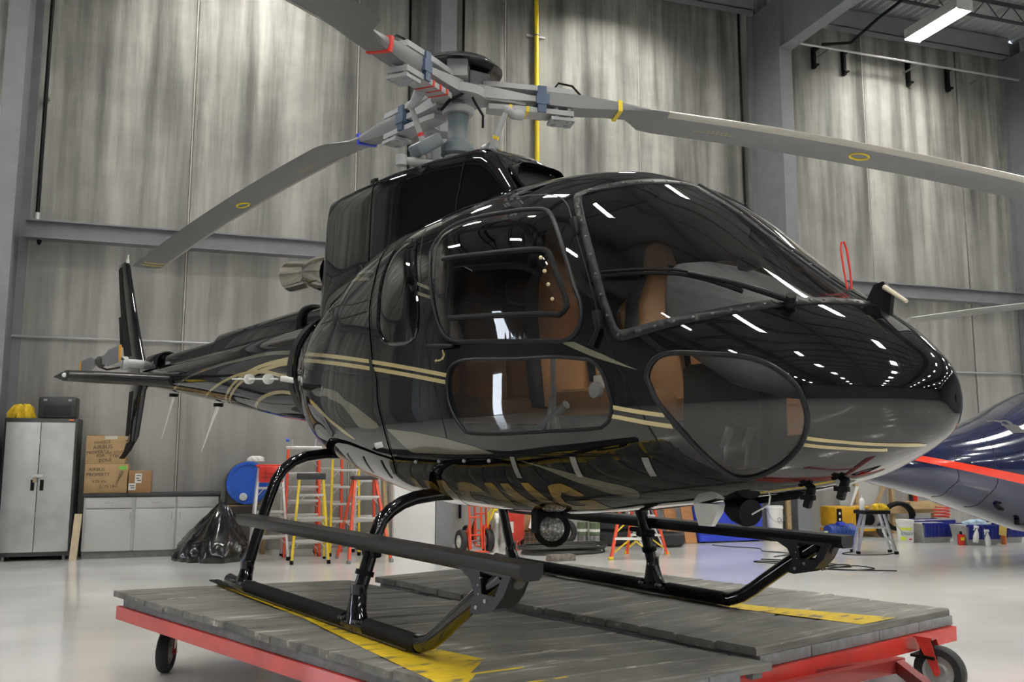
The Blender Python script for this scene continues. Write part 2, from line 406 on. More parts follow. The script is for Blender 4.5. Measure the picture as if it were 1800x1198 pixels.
for i,u in enumerate((-4.35,1.75,7.85,13.95,20.05,26.15)):
    for j in range(10):
        y=-1.55-4.4*j
        vis=(i==3 and j==0)
        if abs(u-13.95)<.1 and j==0: lab='glowing twin-tube ceiling lamp in the top right corner'
        else: lab='twin-tube ceiling lamp out of the picture above the hangar floor'
        t=thing('ceiling_lamp',lab,'lamp',RL(u,y,9.38),'ceiling lamps over the hangar floor')
        kid('housing',hm,None,t)
        for q in tm: kid('lamp_tube',q,None,t)
# daylight opening in the side wall, reflected in the paint and panes
dw=struct('window_1',MB().box((U0+.02,-3.3,1.7),(.06,1.0,3.2)),emis('daylight_pane',(.80,.88,1.0),4.5),label='bright daylit window strip in the side wall')
wf=MB()
for yy in (-2.75,-3.85): wf.box((U0+.03,yy,1.7),(.12,.10,3.4))
wf.box((U0+.03,-3.3,3.35),(.12,1.5,.1)); wf.box((U0+.03,-3.3,1.9),(.12,1.4,.05))
wfo=obj('window_frame',wf,framem,dw)
wfo.matrix_parent_inverse=dw.matrix_world.inverted(); wfo.matrix_world=RM
# ================================================================== the wooden-decked cart under the helicopter
HM = Matrix(((.9998,-.00165,.02015,-.02332),(.00163,1.,.00086,-.00879),(-.02015,-.00082,.9998,.46138),(0,0,0,1)))
HMI = HM.inverted()
def deckwood():
    m,nt,b=nodes_of('grey_painted_planks')
    tc=N(nt,'ShaderNodeTexCoord'); oi=N(nt,'ShaderNodeObjectInfo')
    mp=N(nt,'ShaderNodeMapping'); mp.inputs['Scale'].default_value=(14,1.6,14); nt.links.new(tc.outputs['Object'],mp.inputs[0])
    n=N(nt,'ShaderNodeTexNoise'); n.noise_dimensions='4D'; n.inputs['Scale'].default_value=1; n.inputs['Detail'].default_value=7; n.inputs['Roughness'].default_value=.65
    ml=N(nt,'ShaderNodeMath'); ml.operation='MULTIPLY'; ml.inputs[1].default_value=50; nt.links.new(oi.outputs['Random'],ml.inputs[0]); nt.links.new(ml.outputs[0],n.inputs['W']); nt.links.new(mp.outputs[0],n.inputs['Vector'])
    n2=N(nt,'ShaderNodeTexNoise'); n2.inputs['Scale'].default_value=2.2; n2.inputs['Detail'].default_value=4; nt.links.new(tc.outputs['Object'],n2.inputs['Vector'])
    r=ramp(nt,[(.28,(.08,.077,.068)),(.5,(.165,.162,.147)),(.60,(.20,.195,.175)),(.645,(.46,.44,.38))]); nt.links.new(n.outputs['Fac'],r.inputs[0])
    r2=ramp(nt,[(.3,(.62,.62,.62)),(.65,(1.1,1.1,1.1))]); nt.links.new(n2.outputs['Fac'],r2.inputs[0])
    mx=N(nt,'ShaderNodeMixRGB'); mx.blend_type='MULTIPLY'; mx.inputs[0].default_value=1; nt.links.new(r.outputs[0],mx.inputs[1]); nt.links.new(r2.outputs[0],mx.inputs[2])
    # scuffs where the paint is scraped to pale wood, lengthwise along each board
    mp3=N(nt,'ShaderNodeMapping'); mp3.inputs['Scale'].default_value=(26,3.4,4); nt.links.new(tc.outputs['Object'],mp3.inputs[0])
    n3=N(nt,'ShaderNodeTexNoise'); n3.noise_dimensions='4D'; n3.inputs['Scale'].default_value=1; n3.inputs['Detail'].default_value=3; n3.inputs['Roughness'].default_value=.7; nt.links.new(mp3.outputs[0],n3.inputs['Vector']); nt.links.new(ml.outputs[0],n3.inputs['W'])
    r3=ramp(nt,[(.655,0.),(.69,.75)]); nt.links.new(n3.outputs['Fac'],r3.inputs[0])
    mx3=N(nt,'ShaderNodeMixRGB'); nt.links.new(r3.outputs[0],mx3.inputs[0]); nt.links.new(mx.outputs[0],mx3.inputs[1]); mx3.inputs[2].default_value=(.42,.40,.34,1)
    nt.links.new(mx3.outputs[0],b.inputs['Base Color']); b.inputs['Roughness'].default_value=.62
    bp=N(nt,'ShaderNodeBump'); bp.inputs['Strength'].default_value=.35; bp.inputs['Distance'].default_value=.004; nt.links.new(n.outputs['Fac'],bp.inputs['Height']); nt.links.new(bp.outputs[0],b.inputs['Normal'])
    return m
def linepaint():
    m,nt,b=nodes_of('worn_yellow_line_paint')
    tc=N(nt,'ShaderNodeTexCoord')
    mp=N(nt,'ShaderNodeMapping'); mp.inputs['Scale'].default_value=(16,5,1); nt.links.new(tc.outputs['Object'],mp.inputs[0])
    n=N(nt,'ShaderNodeTexNoise'); n.inputs['Scale'].default_value=1.2; n.inputs['Detail'].default_value=6; nt.links.new(mp.outputs[0],n.inputs['Vector'])
    r=ramp(nt,[(.36,(.13,.12,.10)),(.43,(.58,.40,.012)),(.75,(.74,.54,.02))]); nt.links.new(n.outputs['Fac'],r.inputs[0])
    nt.links.new(r.outputs[0],b.inputs['Base Color']); b.inputs['Roughness'].default_value=.5
    return m
HMH=HM@Matrix.Translation((0,0,.006)); deckm=deckwood(); linem=linepaint()
endm=mat('grey_timber_side',(.17,.18,.19),rough=.6,var=.25,scale=18,bump=.3)
redframe=mat('red_frame_paint',(.50,.035,.026),rough=.3,coat=.4,var=.18,scale=5)
cart=thing('equipment_cart','low wheeled dolly with grey plank deck and red steel frame under the helicopter','cart',HM)
def yn_out(x): return -1.735+.147*(x+1.15)
def y_mid(x): return -.03+.125*(x+.88)
def yf_out(x): return 1.66+.2*(x+.74)
def plank(x0,x1,ya,yb,za,zb,th,name='plank'):
    """one board across the cart: ya..yb with top heights za, zb (chamfered top edge)"""
    g=.006; c=.008; mb=MB()
    ja,jb=random.uniform(-.012,.012),random.uniform(-.012,.012); dz=random.uniform(-.004,.003)
    def pt(x,t,h):
        yA=ya(x)+ja; yB=yb(x)+jb; y=yA+(yB-yA)*t; return (x,y,za+(zb-za)*t+h+dz)
    xa,xb=x0+g,x1-g
    r=[]
    for t,e in ((0,0),(.5,0),(1,0)):
        ee=.006 if t in (0,1) else 0
        r.append([pt(xa,t,-th),pt(xa,t,-c-ee),pt(xa+c,t,-ee),pt(xb-c,t,-ee),pt(xb,t,-c-ee),pt(xb,t,-th)])
    mb.loft(r,smooth=False)
    return mb
NZ=lambda y: -.004-.038*(y+1.085)
xs=[-1.16+ i*(2.235+1.16)/15 for i in range(16)]
for a,c in zip(xs[:-1],xs[1:]):
    obj('plank',plank(a,c,yn_out,lambda x:y_mid(x)-.035,NZ(-1.6),NZ(.1),.042),deckm,cart)
xs=[-.90+i*(2.14+.90)/13 for i in range(14)]
for a,c in zip(xs[:-1],xs[1:]):
    obj('plank',plank(a,c,y_mid,yf_out,-.002,-.002,.045),deckm,cart)
def ybeam(x0,x1,yfun,w,z0,z1):
    mb=MB(); mb.loft([[(x,yfun(x)-w/2,z0),(x,yfun(x)+w/2,z0),(x,yfun(x)+w/2,z1),(x,yfun(x)-w/2,z1)] for x in (x0,x1)],smooth=False); return mb
# grey timber bearers
obj('bearer',ybeam(-1.05,2.2,lambda x:yn_out(x)+.05,.07,-.075,-.022),endm,cart)
obj('bearer',ybeam(-1.05,2.2,lambda x:y_mid(x)-.10,.07,-.125,-.09),endm,cart)
obj('bearer',ybeam(-.85,2.1,lambda x:y_mid(x)+.05,.07,-.105,-.05),endm,cart)
obj('bearer',ybeam(-.85,2.1,lambda x:yf_out(x)-.05,.07,-.105,-.05),endm,cart)
# front end timbers, broken into blocks as seen from the front
def cross(x,y0,y1,w,z0,z1): 
    return MB().box((x,(y0+y1)/2,(z0+z1)/2),(w,y1-y0,z1-z0),bev=.005)
for y0,y1 in ((.36,.78),(.785,1.42),(1.425,1.85),(1.855,2.25)): obj('end_timber',cross(2.09,y0,y1,.10,-.105,-.048),endm,cart)
for y0,y1 in ((-1.25,-.75),(-.74,-.42),(-.41,-.14),(-.13,.08)): obj('end_timber',cross(2.19,y0,y1,.10,-.115,-.058),endm,cart)
# red frame
obj('frame_rail',ybeam(-1.10,2.2,lambda x:yn_out(x)+.02,.05,-.155,-.078),redframe,cart)
obj('frame_rail',ybeam(-1.0,2.1,lambda x:y_mid(x),.06,-.20,-.125),redframe,cart)
obj('frame_rail',ybeam(-.85,2.1,lambda x:yf_out(x)-.06,.06,-.19,-.108),redframe,cart)
obj('frame_rail',MB().box((2.14,1.19,-.150),(.05,2.10,.085)),redframe,cart)
obj('frame_rail',MB().box((2.16,-.62,-.165),(.05,1.5,.085)),redframe,cart)
obj('frame_rail',MB().box((-1.02,-.9,-.12),(.05,1.6,.08)),redframe,cart)
obj('frame_rail',MB().box((-.85,.75,-.15),(.05,1.7,.08)),redframe,cart)
# tow bar
towm=mat('maroon_steel',(.25,.03,.028),rough=.35,coat=.3,var=.15,scale=6)
def bar(a,b,w,h):
    a,b=Vector(a),Vector(b); d=(b-a); L=d.length; ang=math.atan2(d.y,d.x); ry=-math.asin(d.z/L)
    return MB().box((a+b)/2,(L,w,h),rz=ang,ry=ry)
tow=obj('tow_frame',bar((2.20,.20,-.20),(2.26,1.42,-.20),.05,.07),towm,cart)
obj('tow_stub',bar((2.14,.75,-.19),(2.26,1.42,-.20),.04,.06),towm,tow)
obj('tow_bar',bar((2.24,1.40,-.20),(2.95,.80,-.26),.05,.065),towm,cart)
obj('tow_bar',bar((2.60,.35,-.22),(2.62,1.10,-.23),.05,.06),towm,cart)
# painted lines
def paint_strip(pts,zf):
    mb=MB(); n=len(pts)//2
    top=pts[:n]; bot=pts[n:][::-1]
    for i in range(n-1):
        for k in range(6):
            t0,t1=k/6,(k+1)/6
            def L(a,b,t): return (a[0]+(b[0]-a[0])*t,a[1]+(b[1]-a[1])*t)
            q=[L(top[i],top[i+1],t0),L(top[i],top[i+1],t1),L(bot[i],bot[i+1],t1),L(bot[i],bot[i+1],t0)]
            mb.add([(x,y,zf(y)+.0035) for x,y in q],[(0,1,2,3)])
    return mb
ZL=lambda y: NZ(-1.6)+(NZ(.1)-NZ(-1.6))*((y+1.6)/1.7)
obj('painted_line',paint_strip([(-1.12,-1.00),(.3,-1.00),(1.2,-.96),(2.22,-.70),(2.22,-1.33),(1.2,-1.24),(.3,-1.14),(-1.12,-1.11)],lambda y:NZ(y)+.001),linem,cart)
obj('painted_line',paint_strip([(.9,1.17),(1.45,1.27),(2.13,1.62),(2.13,1.27),(1.45,1.09),(.9,1.05)],lambda y:-.002),linem,cart)
# casters: each reaches the hangar floor
def caster(wx,wy,r,yaw,ztop):
    c=HMI@Vector((wx,wy,r)); root=obj('caster_fork',MB(),redframe,cart)
    mb=MB(); ca,sa=math.cos(yaw),math.sin(yaw); side=Vector((-sa,ca,0)); fwd=Vector((ca,sa,0))
    top=Vector((c.x,c.y,ztop))-fwd*.07
    for s in (-1,1):
        p0=c+side*(s*.045); p1=Vector((top.x,top.y,c.z+r+.03))+side*(s*.045)
        d=(p1-p0); q=fwd*.02
        mb.loft([[p0-q-side*.004,p0+q-side*.004,p0+q+side*.004,p0-q+side*.004],[p1-q*2-side*.004,p1+q*2-side*.004,p1+q*2+side*.004,p1-q*2+side*.004]],smooth=False)
        mb.cyl(c+side*(s*.04),c+side*(s*.062),.018,n=10)
    mb.box((top.x,top.y,c.z+r+.035),(.10,.10,.012),rz=yaw)
    root.data=fixn(mb.mesh('caster_fork')); root.data.materials.append(redframe)
    k=MB(); k.cyl((top.x,top.y,c.z+r+.03),(top.x,top.y,ztop-.006),.035,n=14); k.box((top.x,top.y,ztop-.006),(.13,.13,.014),rz=yaw)
    obj('swivel_plate',k,dark,cart)
    T=Matrix.Translation(c)@Matrix.Rotation(yaw,4,'Z')
    w=MB(); w.lathe([(r*.62,-.032),(r*.9,-.034),(r*.98,-.022),(r,0),(r*.98,.022),(r*.9,.034),(r*.62,.032),(r*.60,0),(r*.62,-.032)],axis='Y',n=30,M=T,caps=False)
    obj('tyre',w,rubber,root)
    h=MB(); h.lathe([(.001,-.012),(r*.28,-.03),(r*.34,-.014),(r*.55,-.014),(r*.63,-.030),(r*.64,.030),(r*.55,.014),(r*.34,.014),(r*.28,.03),(.001,.012)],axis='Y',n=26,M=T)
    obj('hub',h,mat('caster_hub_grey',(.42,.43,.42),rough=.45,metal=.3,var=.08),root)
caster(2.28,1.73,.14,math.radians(6),-.192)
caster(-.98,-1.47,.125,math.radians(-33),-.155)
caster(-.80,1.40,.125,math.radians(80),-.19)
caster(2.05,-1.05,.13,math.radians(20),-.205)
# ================================================================== the black helicopter: body
heli=thing('helicopter','glossy black single-rotor helicopter with gold pinstripes standing on the plank cart','helicopter',HMH)
# stations: x, half width, top, bottom, height of the widest point, roundness above, roundness below
PROF=np.array([(3.302,0.000,1.140,1.115,1.13,2.00,2.00),
(3.295,0.055,1.195,1.060,1.13,2.00,2.00),
(3.275,0.110,1.248,1.015,1.13,2.00,2.00),
(3.200,0.236,1.338,0.956,1.13,2.00,2.00),
(3.050,0.415,1.469,0.878,1.13,2.05,2.05),
(2.900,0.549,1.570,0.816,1.13,2.10,2.10),
(2.600,0.709,1.809,0.743,1.13,2.25,2.20),
(2.250,0.812,2.097,0.689,1.14,2.50,2.30),
(1.950,0.870,2.273,0.650,1.15,2.80,2.40),
(1.600,0.900,2.325,0.606,1.16,3.00,2.50),
(1.200,0.906,2.344,0.574,1.17,3.10,2.50),
(0.600,0.892,2.335,0.573,1.18,3.10,2.50),
(0.000,0.852,2.267,0.645,1.20,2.90,2.50),
(-0.400,0.786,2.165,0.707,1.24,2.60,2.40),
(-0.800,0.696,2.051,0.773,1.32,2.35,2.30),
(-1.200,0.524,1.975,0.896,1.42,2.15,2.15),
(-1.600,0.339,1.911,1.055,1.53,2.00,2.00)])
OUT={
'door':[(0.709,50.1),(0.782,52.45),(0.97,56.63),(1.384,52.24),(1.695,49.88),(1.822,48.25),(1.912,44.28),(1.964,40.26),(2.05,32.88),(2.135,25.29),(2.209,17.38),(2.279,10.54),(2.325,5.48),(2.372,2.67),(2.405,-0.0),(2.448,-10.99),(2.435,-28.91),(2.037,-26.17),(1.592,-23.56),(1.266,-23.05),(1.256,-12.17),(1.21,-1.55),(1.153,1.15),(1.104,3.85),(1.066,7.5),(1.029,12.52),(0.961,20.61),(0.894,28.17),(0.81,37.54)],
'win_up':[(0.985,29.93),(0.972,33.33),(0.987,37.54),(1.03,40.74),(1.141,42.41),(1.315,42.39),(1.557,42.09),(1.741,41.75),(1.812,41.12),(1.868,38.51),(1.947,32.57),(2.03,25.58),(2.097,19.36),(2.136,16.18),(2.149,13.07),(2.137,9.92),(2.094,7.81),(2.032,6.8),(1.823,5.91),(1.547,5.65),(1.356,5.69),(1.269,6.47),(1.2,8.53),(1.143,12.11),(1.064,19.81)],
'win_lo':[(1.283,0.91),(1.298,1.88),(1.362,2.69),(1.475,3.05),(1.826,3.34),(2.158,4.86),(2.208,5.05),(2.247,4.05),(2.285,1.54),(2.308,-2.67),(2.297,-8.83),(2.263,-12.54),(2.193,-14.16),(1.809,-14.13),(1.461,-13.09),(1.405,-10.81),(1.336,-4.96),(1.292,0.05)],
'chin':[(2.462,3.34),(2.468,5.63),(2.489,8.09),(2.531,10.24),(2.591,11.66),(2.701,13.38),(2.781,14.63),(2.843,14.64),(2.896,12.51),(2.942,7.93),(2.972,1.46),(2.984,-9.9),(2.976,-20.73),(2.948,-31.37),(2.905,-39.67),(2.833,-47.7),(2.745,-53.44),(2.675,-55.2),(2.639,-52.99),(2.626,-46.95),(2.615,-34.36),(2.59,-21.61),(2.552,-10.96),(2.498,-0.72)],
'ws_left':[(2.331,10.57),(2.305,11.04),(2.274,13.29),(2.225,18.16),(2.164,24.57),(2.093,31.5),(2.002,39.58),(1.928,46.97),(1.919,49.41),(1.933,50.82),(1.978,54.37),(2.032,59.68),(2.066,65.5),(2.09,70.85),(2.103,76.61),(2.11,82.37),(2.104,87.43),(2.084,91.02),(2.053,97.71)],
'ws_bot':[(2.331,10.57),(2.364,11.09),(2.442,14.1),(2.513,17.5),(2.611,22.75),(2.698,28.69),(2.798,38.57),(2.882,50.68),(2.938,61.31),(2.979,72.3)],
'quarter':[(0.693,41.05),(0.576,42.65),(0.491,38.99),(0.481,31.94),(0.492,24.0),(0.526,16.22),(0.559,10.54),(0.667,7.14),(0.857,6.43),(0.955,7.08),(0.981,9.28),(0.962,14.68),(0.878,24.25),(0.755,36.5)],
'band':[(0.257,54.98),(0.311,41.52),(0.39,28.54),(0.415,19.73),(0.44,14.26),(0.5,6.96),(0.543,2.79),(0.602,0.02),(0.666,-11.17),(0.661,-25.5),(0.568,-37.96)],
'st1t':[(-1.601,16.8),(-0.307,10.79),(0.475,4.46),(0.91,2.71),(1.273,1.53),(2.306,-3.37),(2.371,-4.66),(2.531,-7.76)],
'st1b':[(-1.283,13.8),(-0.294,9.34),(0.478,3.76),(0.912,2.18),(1.275,1.14),(2.305,-5.2),(2.37,-6.6),(2.528,-9.92)],
'st2t':[(-0.913,11.92),(0.078,5.55),(0.709,2.42),(1.275,0.84),(2.301,-7.51),(2.367,-8.88),(2.547,-13.52)],
'st2b':[(-0.854,9.98),(0.082,4.73),(0.71,1.91),(1.276,0.54),(2.299,-9.37),(2.363,-10.96),(2.551,-16.21)],
'st3t':[(2.958,-29.39),(3.054,-40.37),(3.141,-54.54),(3.19,-68.93),(3.205,254.06)],
'st3b':[(2.95,-32.11),(3.048,-43.39),(3.133,-58.61),(3.178,-74.95),(3.187,256.79)],
'st4t':[(2.94,-34.02),(3.042,-46.25),(3.122,-59.91),(3.185,262.91)],
'st4b':[(2.929,-36.4),(3.035,-49.03),(3.113,-64.03),(3.165,265.63)],
'up1t':[(-0.174,43.12),(0.032,40.09),(0.323,33.07),(0.502,29.41),(0.893,21.87),(1.068,18.65)],
'up1b':[(-0.193,42.77),(0.08,37.1),(0.344,31.34),(0.511,27.87),(0.9,20.84),(1.074,17.65)],
'up2t':[(-0.257,41.18),(-0.035,37.64),(0.276,30.59),(0.52,25.57),(0.914,18.75),(1.088,16.18)],
'up2b':[(-0.286,41.22),(0.013,34.67),(0.296,28.97),(0.523,24.45),(0.922,17.71),(1.099,15.22)],
'wedge':[(2.054,6.78),(2.126,7.63),(2.266,6.67),(2.425,4.83),(2.241,5.64)],
'silv':[(0.678,-11.16),(0.974,-12.59),(1.248,-15.23),(1.446,-18.89),(1.598,-23.26),(1.266,-23.05),(0.878,-22.99),(0.778,-16.57)],
'swoosh':[(-0.495,0.4),(-0.333,1.2),(-0.121,0.95),(0.084,0.28),(0.272,-1.41),(0.492,-6.27),(0.597,-10.42),(0.361,-11.29),(0.253,-6.76),(0.107,-1.75),(-0.115,0.03),(-0.379,-0.11)],
'vee':[(-0.534,-2.64),(-0.323,-4.58),(0.0,-10.77),(0.253,-18.06),(0.154,-17.24),(-0.15,-9.73),(-0.492,-5.18)],
'beltwedge':[(1.734,-27.68),(1.866,-32.62),(2.027,-41.26),(2.172,-53.69),(2.074,-63.56),(1.989,-49.21),(1.854,-34.3)],
'L0':[(0.686,-38.98),(0.725,-41.39),(0.512,-69.59),(0.485,-67.96)],
'L1':[(0.804,-40.44),(0.873,-40.91),(0.837,-55.24),(0.577,-74.78),(0.545,-71.99)],
'L2':[(0.946,-40.05),(1.023,-40.0),(0.99,-45.59),(0.961,-52.08),(0.66,-76.88),(0.588,-75.77)],
'L3':[(1.119,-41.11),(1.195,-39.79),(1.263,-40.29),(1.286,-44.55),(1.28,-46.86),(1.206,-47.72),(1.154,-47.18),(1.095,-51.9),(1.049,-57.3),(1.111,-57.85),(1.089,-62.65),(0.9,-68.03),(0.903,-62.3),(1.025,-50.38)],
'L4':[(1.361,-40.29),(1.423,-40.44),(1.417,-44.72),(1.371,-54.9),(1.319,-63.2),(1.237,-61.96),(1.289,-51.97)],
'L5':[(1.478,-41.06),(1.535,-41.32),(1.523,-50.16),(1.497,-61.16),(1.477,-67.07),(1.409,-65.36),(1.412,-55.09)],
'L6':[(1.627,-41.29),(1.678,-41.65),(1.668,-50.04),(1.635,-60.21),(1.606,-68.9),(1.517,-68.74),(1.568,-56.25)],
'L7':[(1.768,-45.25),(1.806,-43.9),(1.856,-44.07),(1.881,-47.76),(1.886,-55.59),(1.838,-56.57),(1.81,-54.8),(1.799,-50.68),(1.746,-54.44),(1.699,-61.13),(1.698,-65.34),(1.721,-66.84),(1.778,-65.3),(1.764,-63.15),(1.789,-59.78),(1.878,-60.93),(1.811,-75.09),(1.719,-76.44),(1.589,-72.47),(1.641,-62.6),(1.717,-51.67)],
'slide':[(1.198,25.25),(1.488,24.75),(1.754,25.13),(1.916,26.11),(1.953,25.51),(2.018,20.36),(2.079,15.79),(2.09,14.0),(2.067,12.29),(2.023,11.49),(1.758,10.24),(1.514,9.93),(1.306,9.83)],
'dots':[(1.927,23.72),(1.964,20.46),(1.996,17.54),(2.028,14.66)],
'handle':[(1.127,5.23),(1.221,4.94),(1.353,4.97)],
'arrow':[(1.242,4.56),(1.264,3.77),(1.251,3.16),(1.211,2.9),(1.179,2.94),(1.191,2.63),(1.169,3.03),(1.19,3.31),(1.189,3.12),(1.225,3.19),(1.244,3.64),(1.232,4.4)],
'latch1':[(1.705,-25.25),(1.66,-37.86)],
'latch2':[(2.048,-27.93),(2.005,-40.58)],
'latch3':[(2.379,-31.28),(2.342,-44.47)],
'sdots':[(0.872,-28.25),(1.109,-27.16),(1.332,-26.55),(1.526,-26.97)],
'sill':[(0.716,-25.0),(1.258,-24.24),(1.702,-25.22),(2.028,-27.77),(2.299,-29.77),(2.435,-30.38),(2.482,-33.23),(2.5,-41.07),(2.525,-48.92),(2.569,-54.93)],
'rl1':[(-0.006,-30.76),(-0.074,-45.62)],
'rl2':[(0.251,-29.11),(0.178,-43.59)],
'rl3':[(0.483,-28.84),(0.428,-42.96)],
'label':[(0.492,-18.67),(0.595,-17.42),(0.594,-20.48),(0.489,-21.87)],
'bl1':[(-0.519,34.26),(0.076,22.97),(0.408,20.58)],
'bl2':[(-0.597,28.19),(-0.02,19.19),(0.388,16.65)],
'bl3':[(-0.37,-40.35),(0.249,-30.15),(0.59,-31.07)],
'wiperarm':[(2.868,47.85),(2.71,43.95),(2.538,38.28)],
'wiperblade':[(2.22,24.99),(2.312,28.24),(2.42,32.78),(2.519,37.38),(2.619,40.3),(2.727,42.19)],
'nosevent':[(3.059,80.05),(3.017,107.04),(3.149,95.26),(3.143,72.22)],
'hinge':[(2.022,35.91),(2.233,13.71)],
'hook':[(2.247,12.06),(2.231,9.26),(2.218,7.7)],
}

def pchip(xs,ys):
    xs=np.array(xs,float)[::-1]; ys=np.array(ys,float)[::-1]
    h=np.diff(xs); d=np.diff(ys)/h; m=np.zeros(len(xs))
    for i in range(1,len(xs)-1):
        if d[i-1]*d[i]>0:
            w1=2*h[i]+h[i-1]; w2=h[i]+2*h[i-1]; m[i]=(w1+w2)/(w1/d[i-1]+w2/d[i])
    m[0]=d[0]; m[-1]=d[-1]
    def f(x):
        x=np.clip(x,xs[0],xs[-1]); i=np.clip(np.searchsorted(xs,x)-1,0,len(xs)-2); t=(x-xs[i])/h[i]
        return (2*t**3-3*t*t+1)*ys[i]+(t**3-2*t*t+t)*h[i]*m[i]+(-2*t**3+3*t*t)*ys[i+1]+(t**3-t*t)*h[i]*m[i+1]
    return f
FW,FT,FB,FM,FU,FL=[pchip(PROF[:,0],PROF[:,k]) for k in range(1,7)]
KD=.0157      # metres per degree of section angle, to keep the parameter plane roughly metric
def surf(x,th):
    x=np.asarray(x,float); th=np.radians(np.asarray(th,float)); c=np.clip(np.cos(th),0,1); s=np.sin(th); up=s>=0
    n=np.where(up,FU(x),FL(x)); h=np.where(up,FT(x)-FM(x),FM(x)-FB(x))
    return np.stack([x,-FW(x)*c**(2/n),FM(x)+np.sign(s)*h*np.abs(s)**(2/n)],-1)
def _G(x,y,z):
    w=np.maximum(FW(x),1e-4); zm=FM(x); up=z>=zm; h=np.maximum(np.where(up,FT(x)-zm,zm-FB(x)),1e-4); n=np.where(up,FU(x),FL(x))
    return (np.abs(y/w)**n+np.abs((z-zm)/h)**n)**(1/n)*np.minimum(w,h)
def snorm(P):
    e=1.5e-3; x,y,z=P[...,0],P[...,1],P[...,2]
    g=np.stack([(_G(x+e,y,z)-_G(x-e,y,z)),(_G(x,y+e,z)-_G(x,y-e,z)),(_G(x,y,z+e)-_G(x,y,z-e))],-1)
    # the implicit value divided by min(w,h) changes with x, so take the level-set direction of the ratio
    def r(x,y,z):
        w=np.maximum(FW(x),1e-4); zm=FM(x); up=z>=zm; h=np.maximum(np.where(up,FT(x)-zm,zm-FB(x)),1e-4); n=np.where(up,FU(x),FL(x))
        return (np.abs(y/w)**n+np.abs((z-zm)/h)**n)**(1/n)
    g=np.stack([r(x+e,y,z)-r(x-e,y,z),r(x,y+e,z)-r(x,y-e,z),r(x,y,z+e)-r(x,y,z-e)],-1)
    L=np.linalg.norm(g,axis=-1,keepdims=True); g=g/np.maximum(L,1e-12)
    return g/np.maximum(np.linalg.norm(g,axis=-1,keepdims=True),1e-9)
def uv(p): return np.array([(a,b*KD) for a,b in p],float)
def resample(P,n,closed):
    P=np.asarray(P,float)
    Q=np.vstack([P,P[:1]]) if closed else P
    d=np.r_[0,np.cumsum(np.linalg.norm(np.diff(Q,axis=0),axis=1))]; s=np.linspace(0,d[-1],n+1 if closed else n)
    R=np.stack([np.interp(s,d,Q[:,k]) for k in range(Q.shape[1])],-1)
    return R[:-1] if closed else R
def catmull(P,closed,k=8):
    P=np.asarray(P,float); n=len(P); out=[]
    rng=range(n) if closed else range(n-1)
    for i in rng:
        if closed: a,b,c,d=P[(i-1)%n],P[i],P[(i+1)%n],P[(i+2)%n]
        else: a,b,c,d=P[max(i-1,0)],P[i],P[i+1],P[min(i+2,n-1)]
        for q in range(k):
            t=q/k; out.append(.5*((2*b)+(c-a)*t+(2*a-5*b+4*c-d)*t*t+(-a+3*b-3*c+d)*t**3))
    if not closed: out.append(P[-1])
    return np.array(out)
def smooth_loop(p,n=90): return resample(catmull(uv(p),True),n,True)
def offset_loop(P,d):
    """move a closed loop inwards by d (outwards when negative)"""
    t=np.roll(P,-1,0)-np.roll(P,1,0); t/=np.maximum(np.linalg.norm(t,axis=1,keepdims=True),1e-9)
    area=np.sum(P[:,0]*np.roll(P[:,1],-1)-np.roll(P[:,0],-1)*P[:,1])
    nn=np.stack([-t[:,1],t[:,0]],-1)*(1 if area>0 else -1)
    return P+nn*d
def inside(P,poly):
    x,y=P[:,0],P[:,1]; r=np.zeros(len(P),bool); n=len(poly); j=n-1
    for i in range(n):
        xi,yi=poly[i]; xj,yj=poly[j]
        c=((yi>y)!=(yj>y)); 
        with np.errstate(divide='ignore',invalid='ignore'): c&=(x<(xj-xi)*(y-yi)/(yj-yi)+xi)
        r^=c; j=i
    return r
def cdt(points,loops,lines=()):
    vs=[];ed=[]
    for L in loops:
        o=len(vs); vs+= [tuple(p) for p in L]; ed+= [(o+i,o+(i+1)%len(L)) for i in range(len(L))]
    for L in lines:
        o=len(vs); vs+= [tuple(p) for p in L]; ed+= [(o+i,o+i+1) for i in range(len(L)-1)]
    if len(vs):
        B=np.array(vs); keep=np.ones(len(points),bool)
        for i in range(0,len(points),4000):
            q=points[i:i+4000]; d=np.sqrt(((q[:,None,:]-B[None])**2).sum(-1)).min(1); keep[i:i+4000]=d>.009
        points=points[keep]
    vs+= [tuple(p) for p in points]
    r=delaunay_2d_cdt([Vector(p) for p in vs],ed,[],0,1e-6,False)
    V=np.array([(v.x,v.y) for v in r[0]]); Fc=np.array([f for f in r[2] if len(f)==3])
    return V,Fc
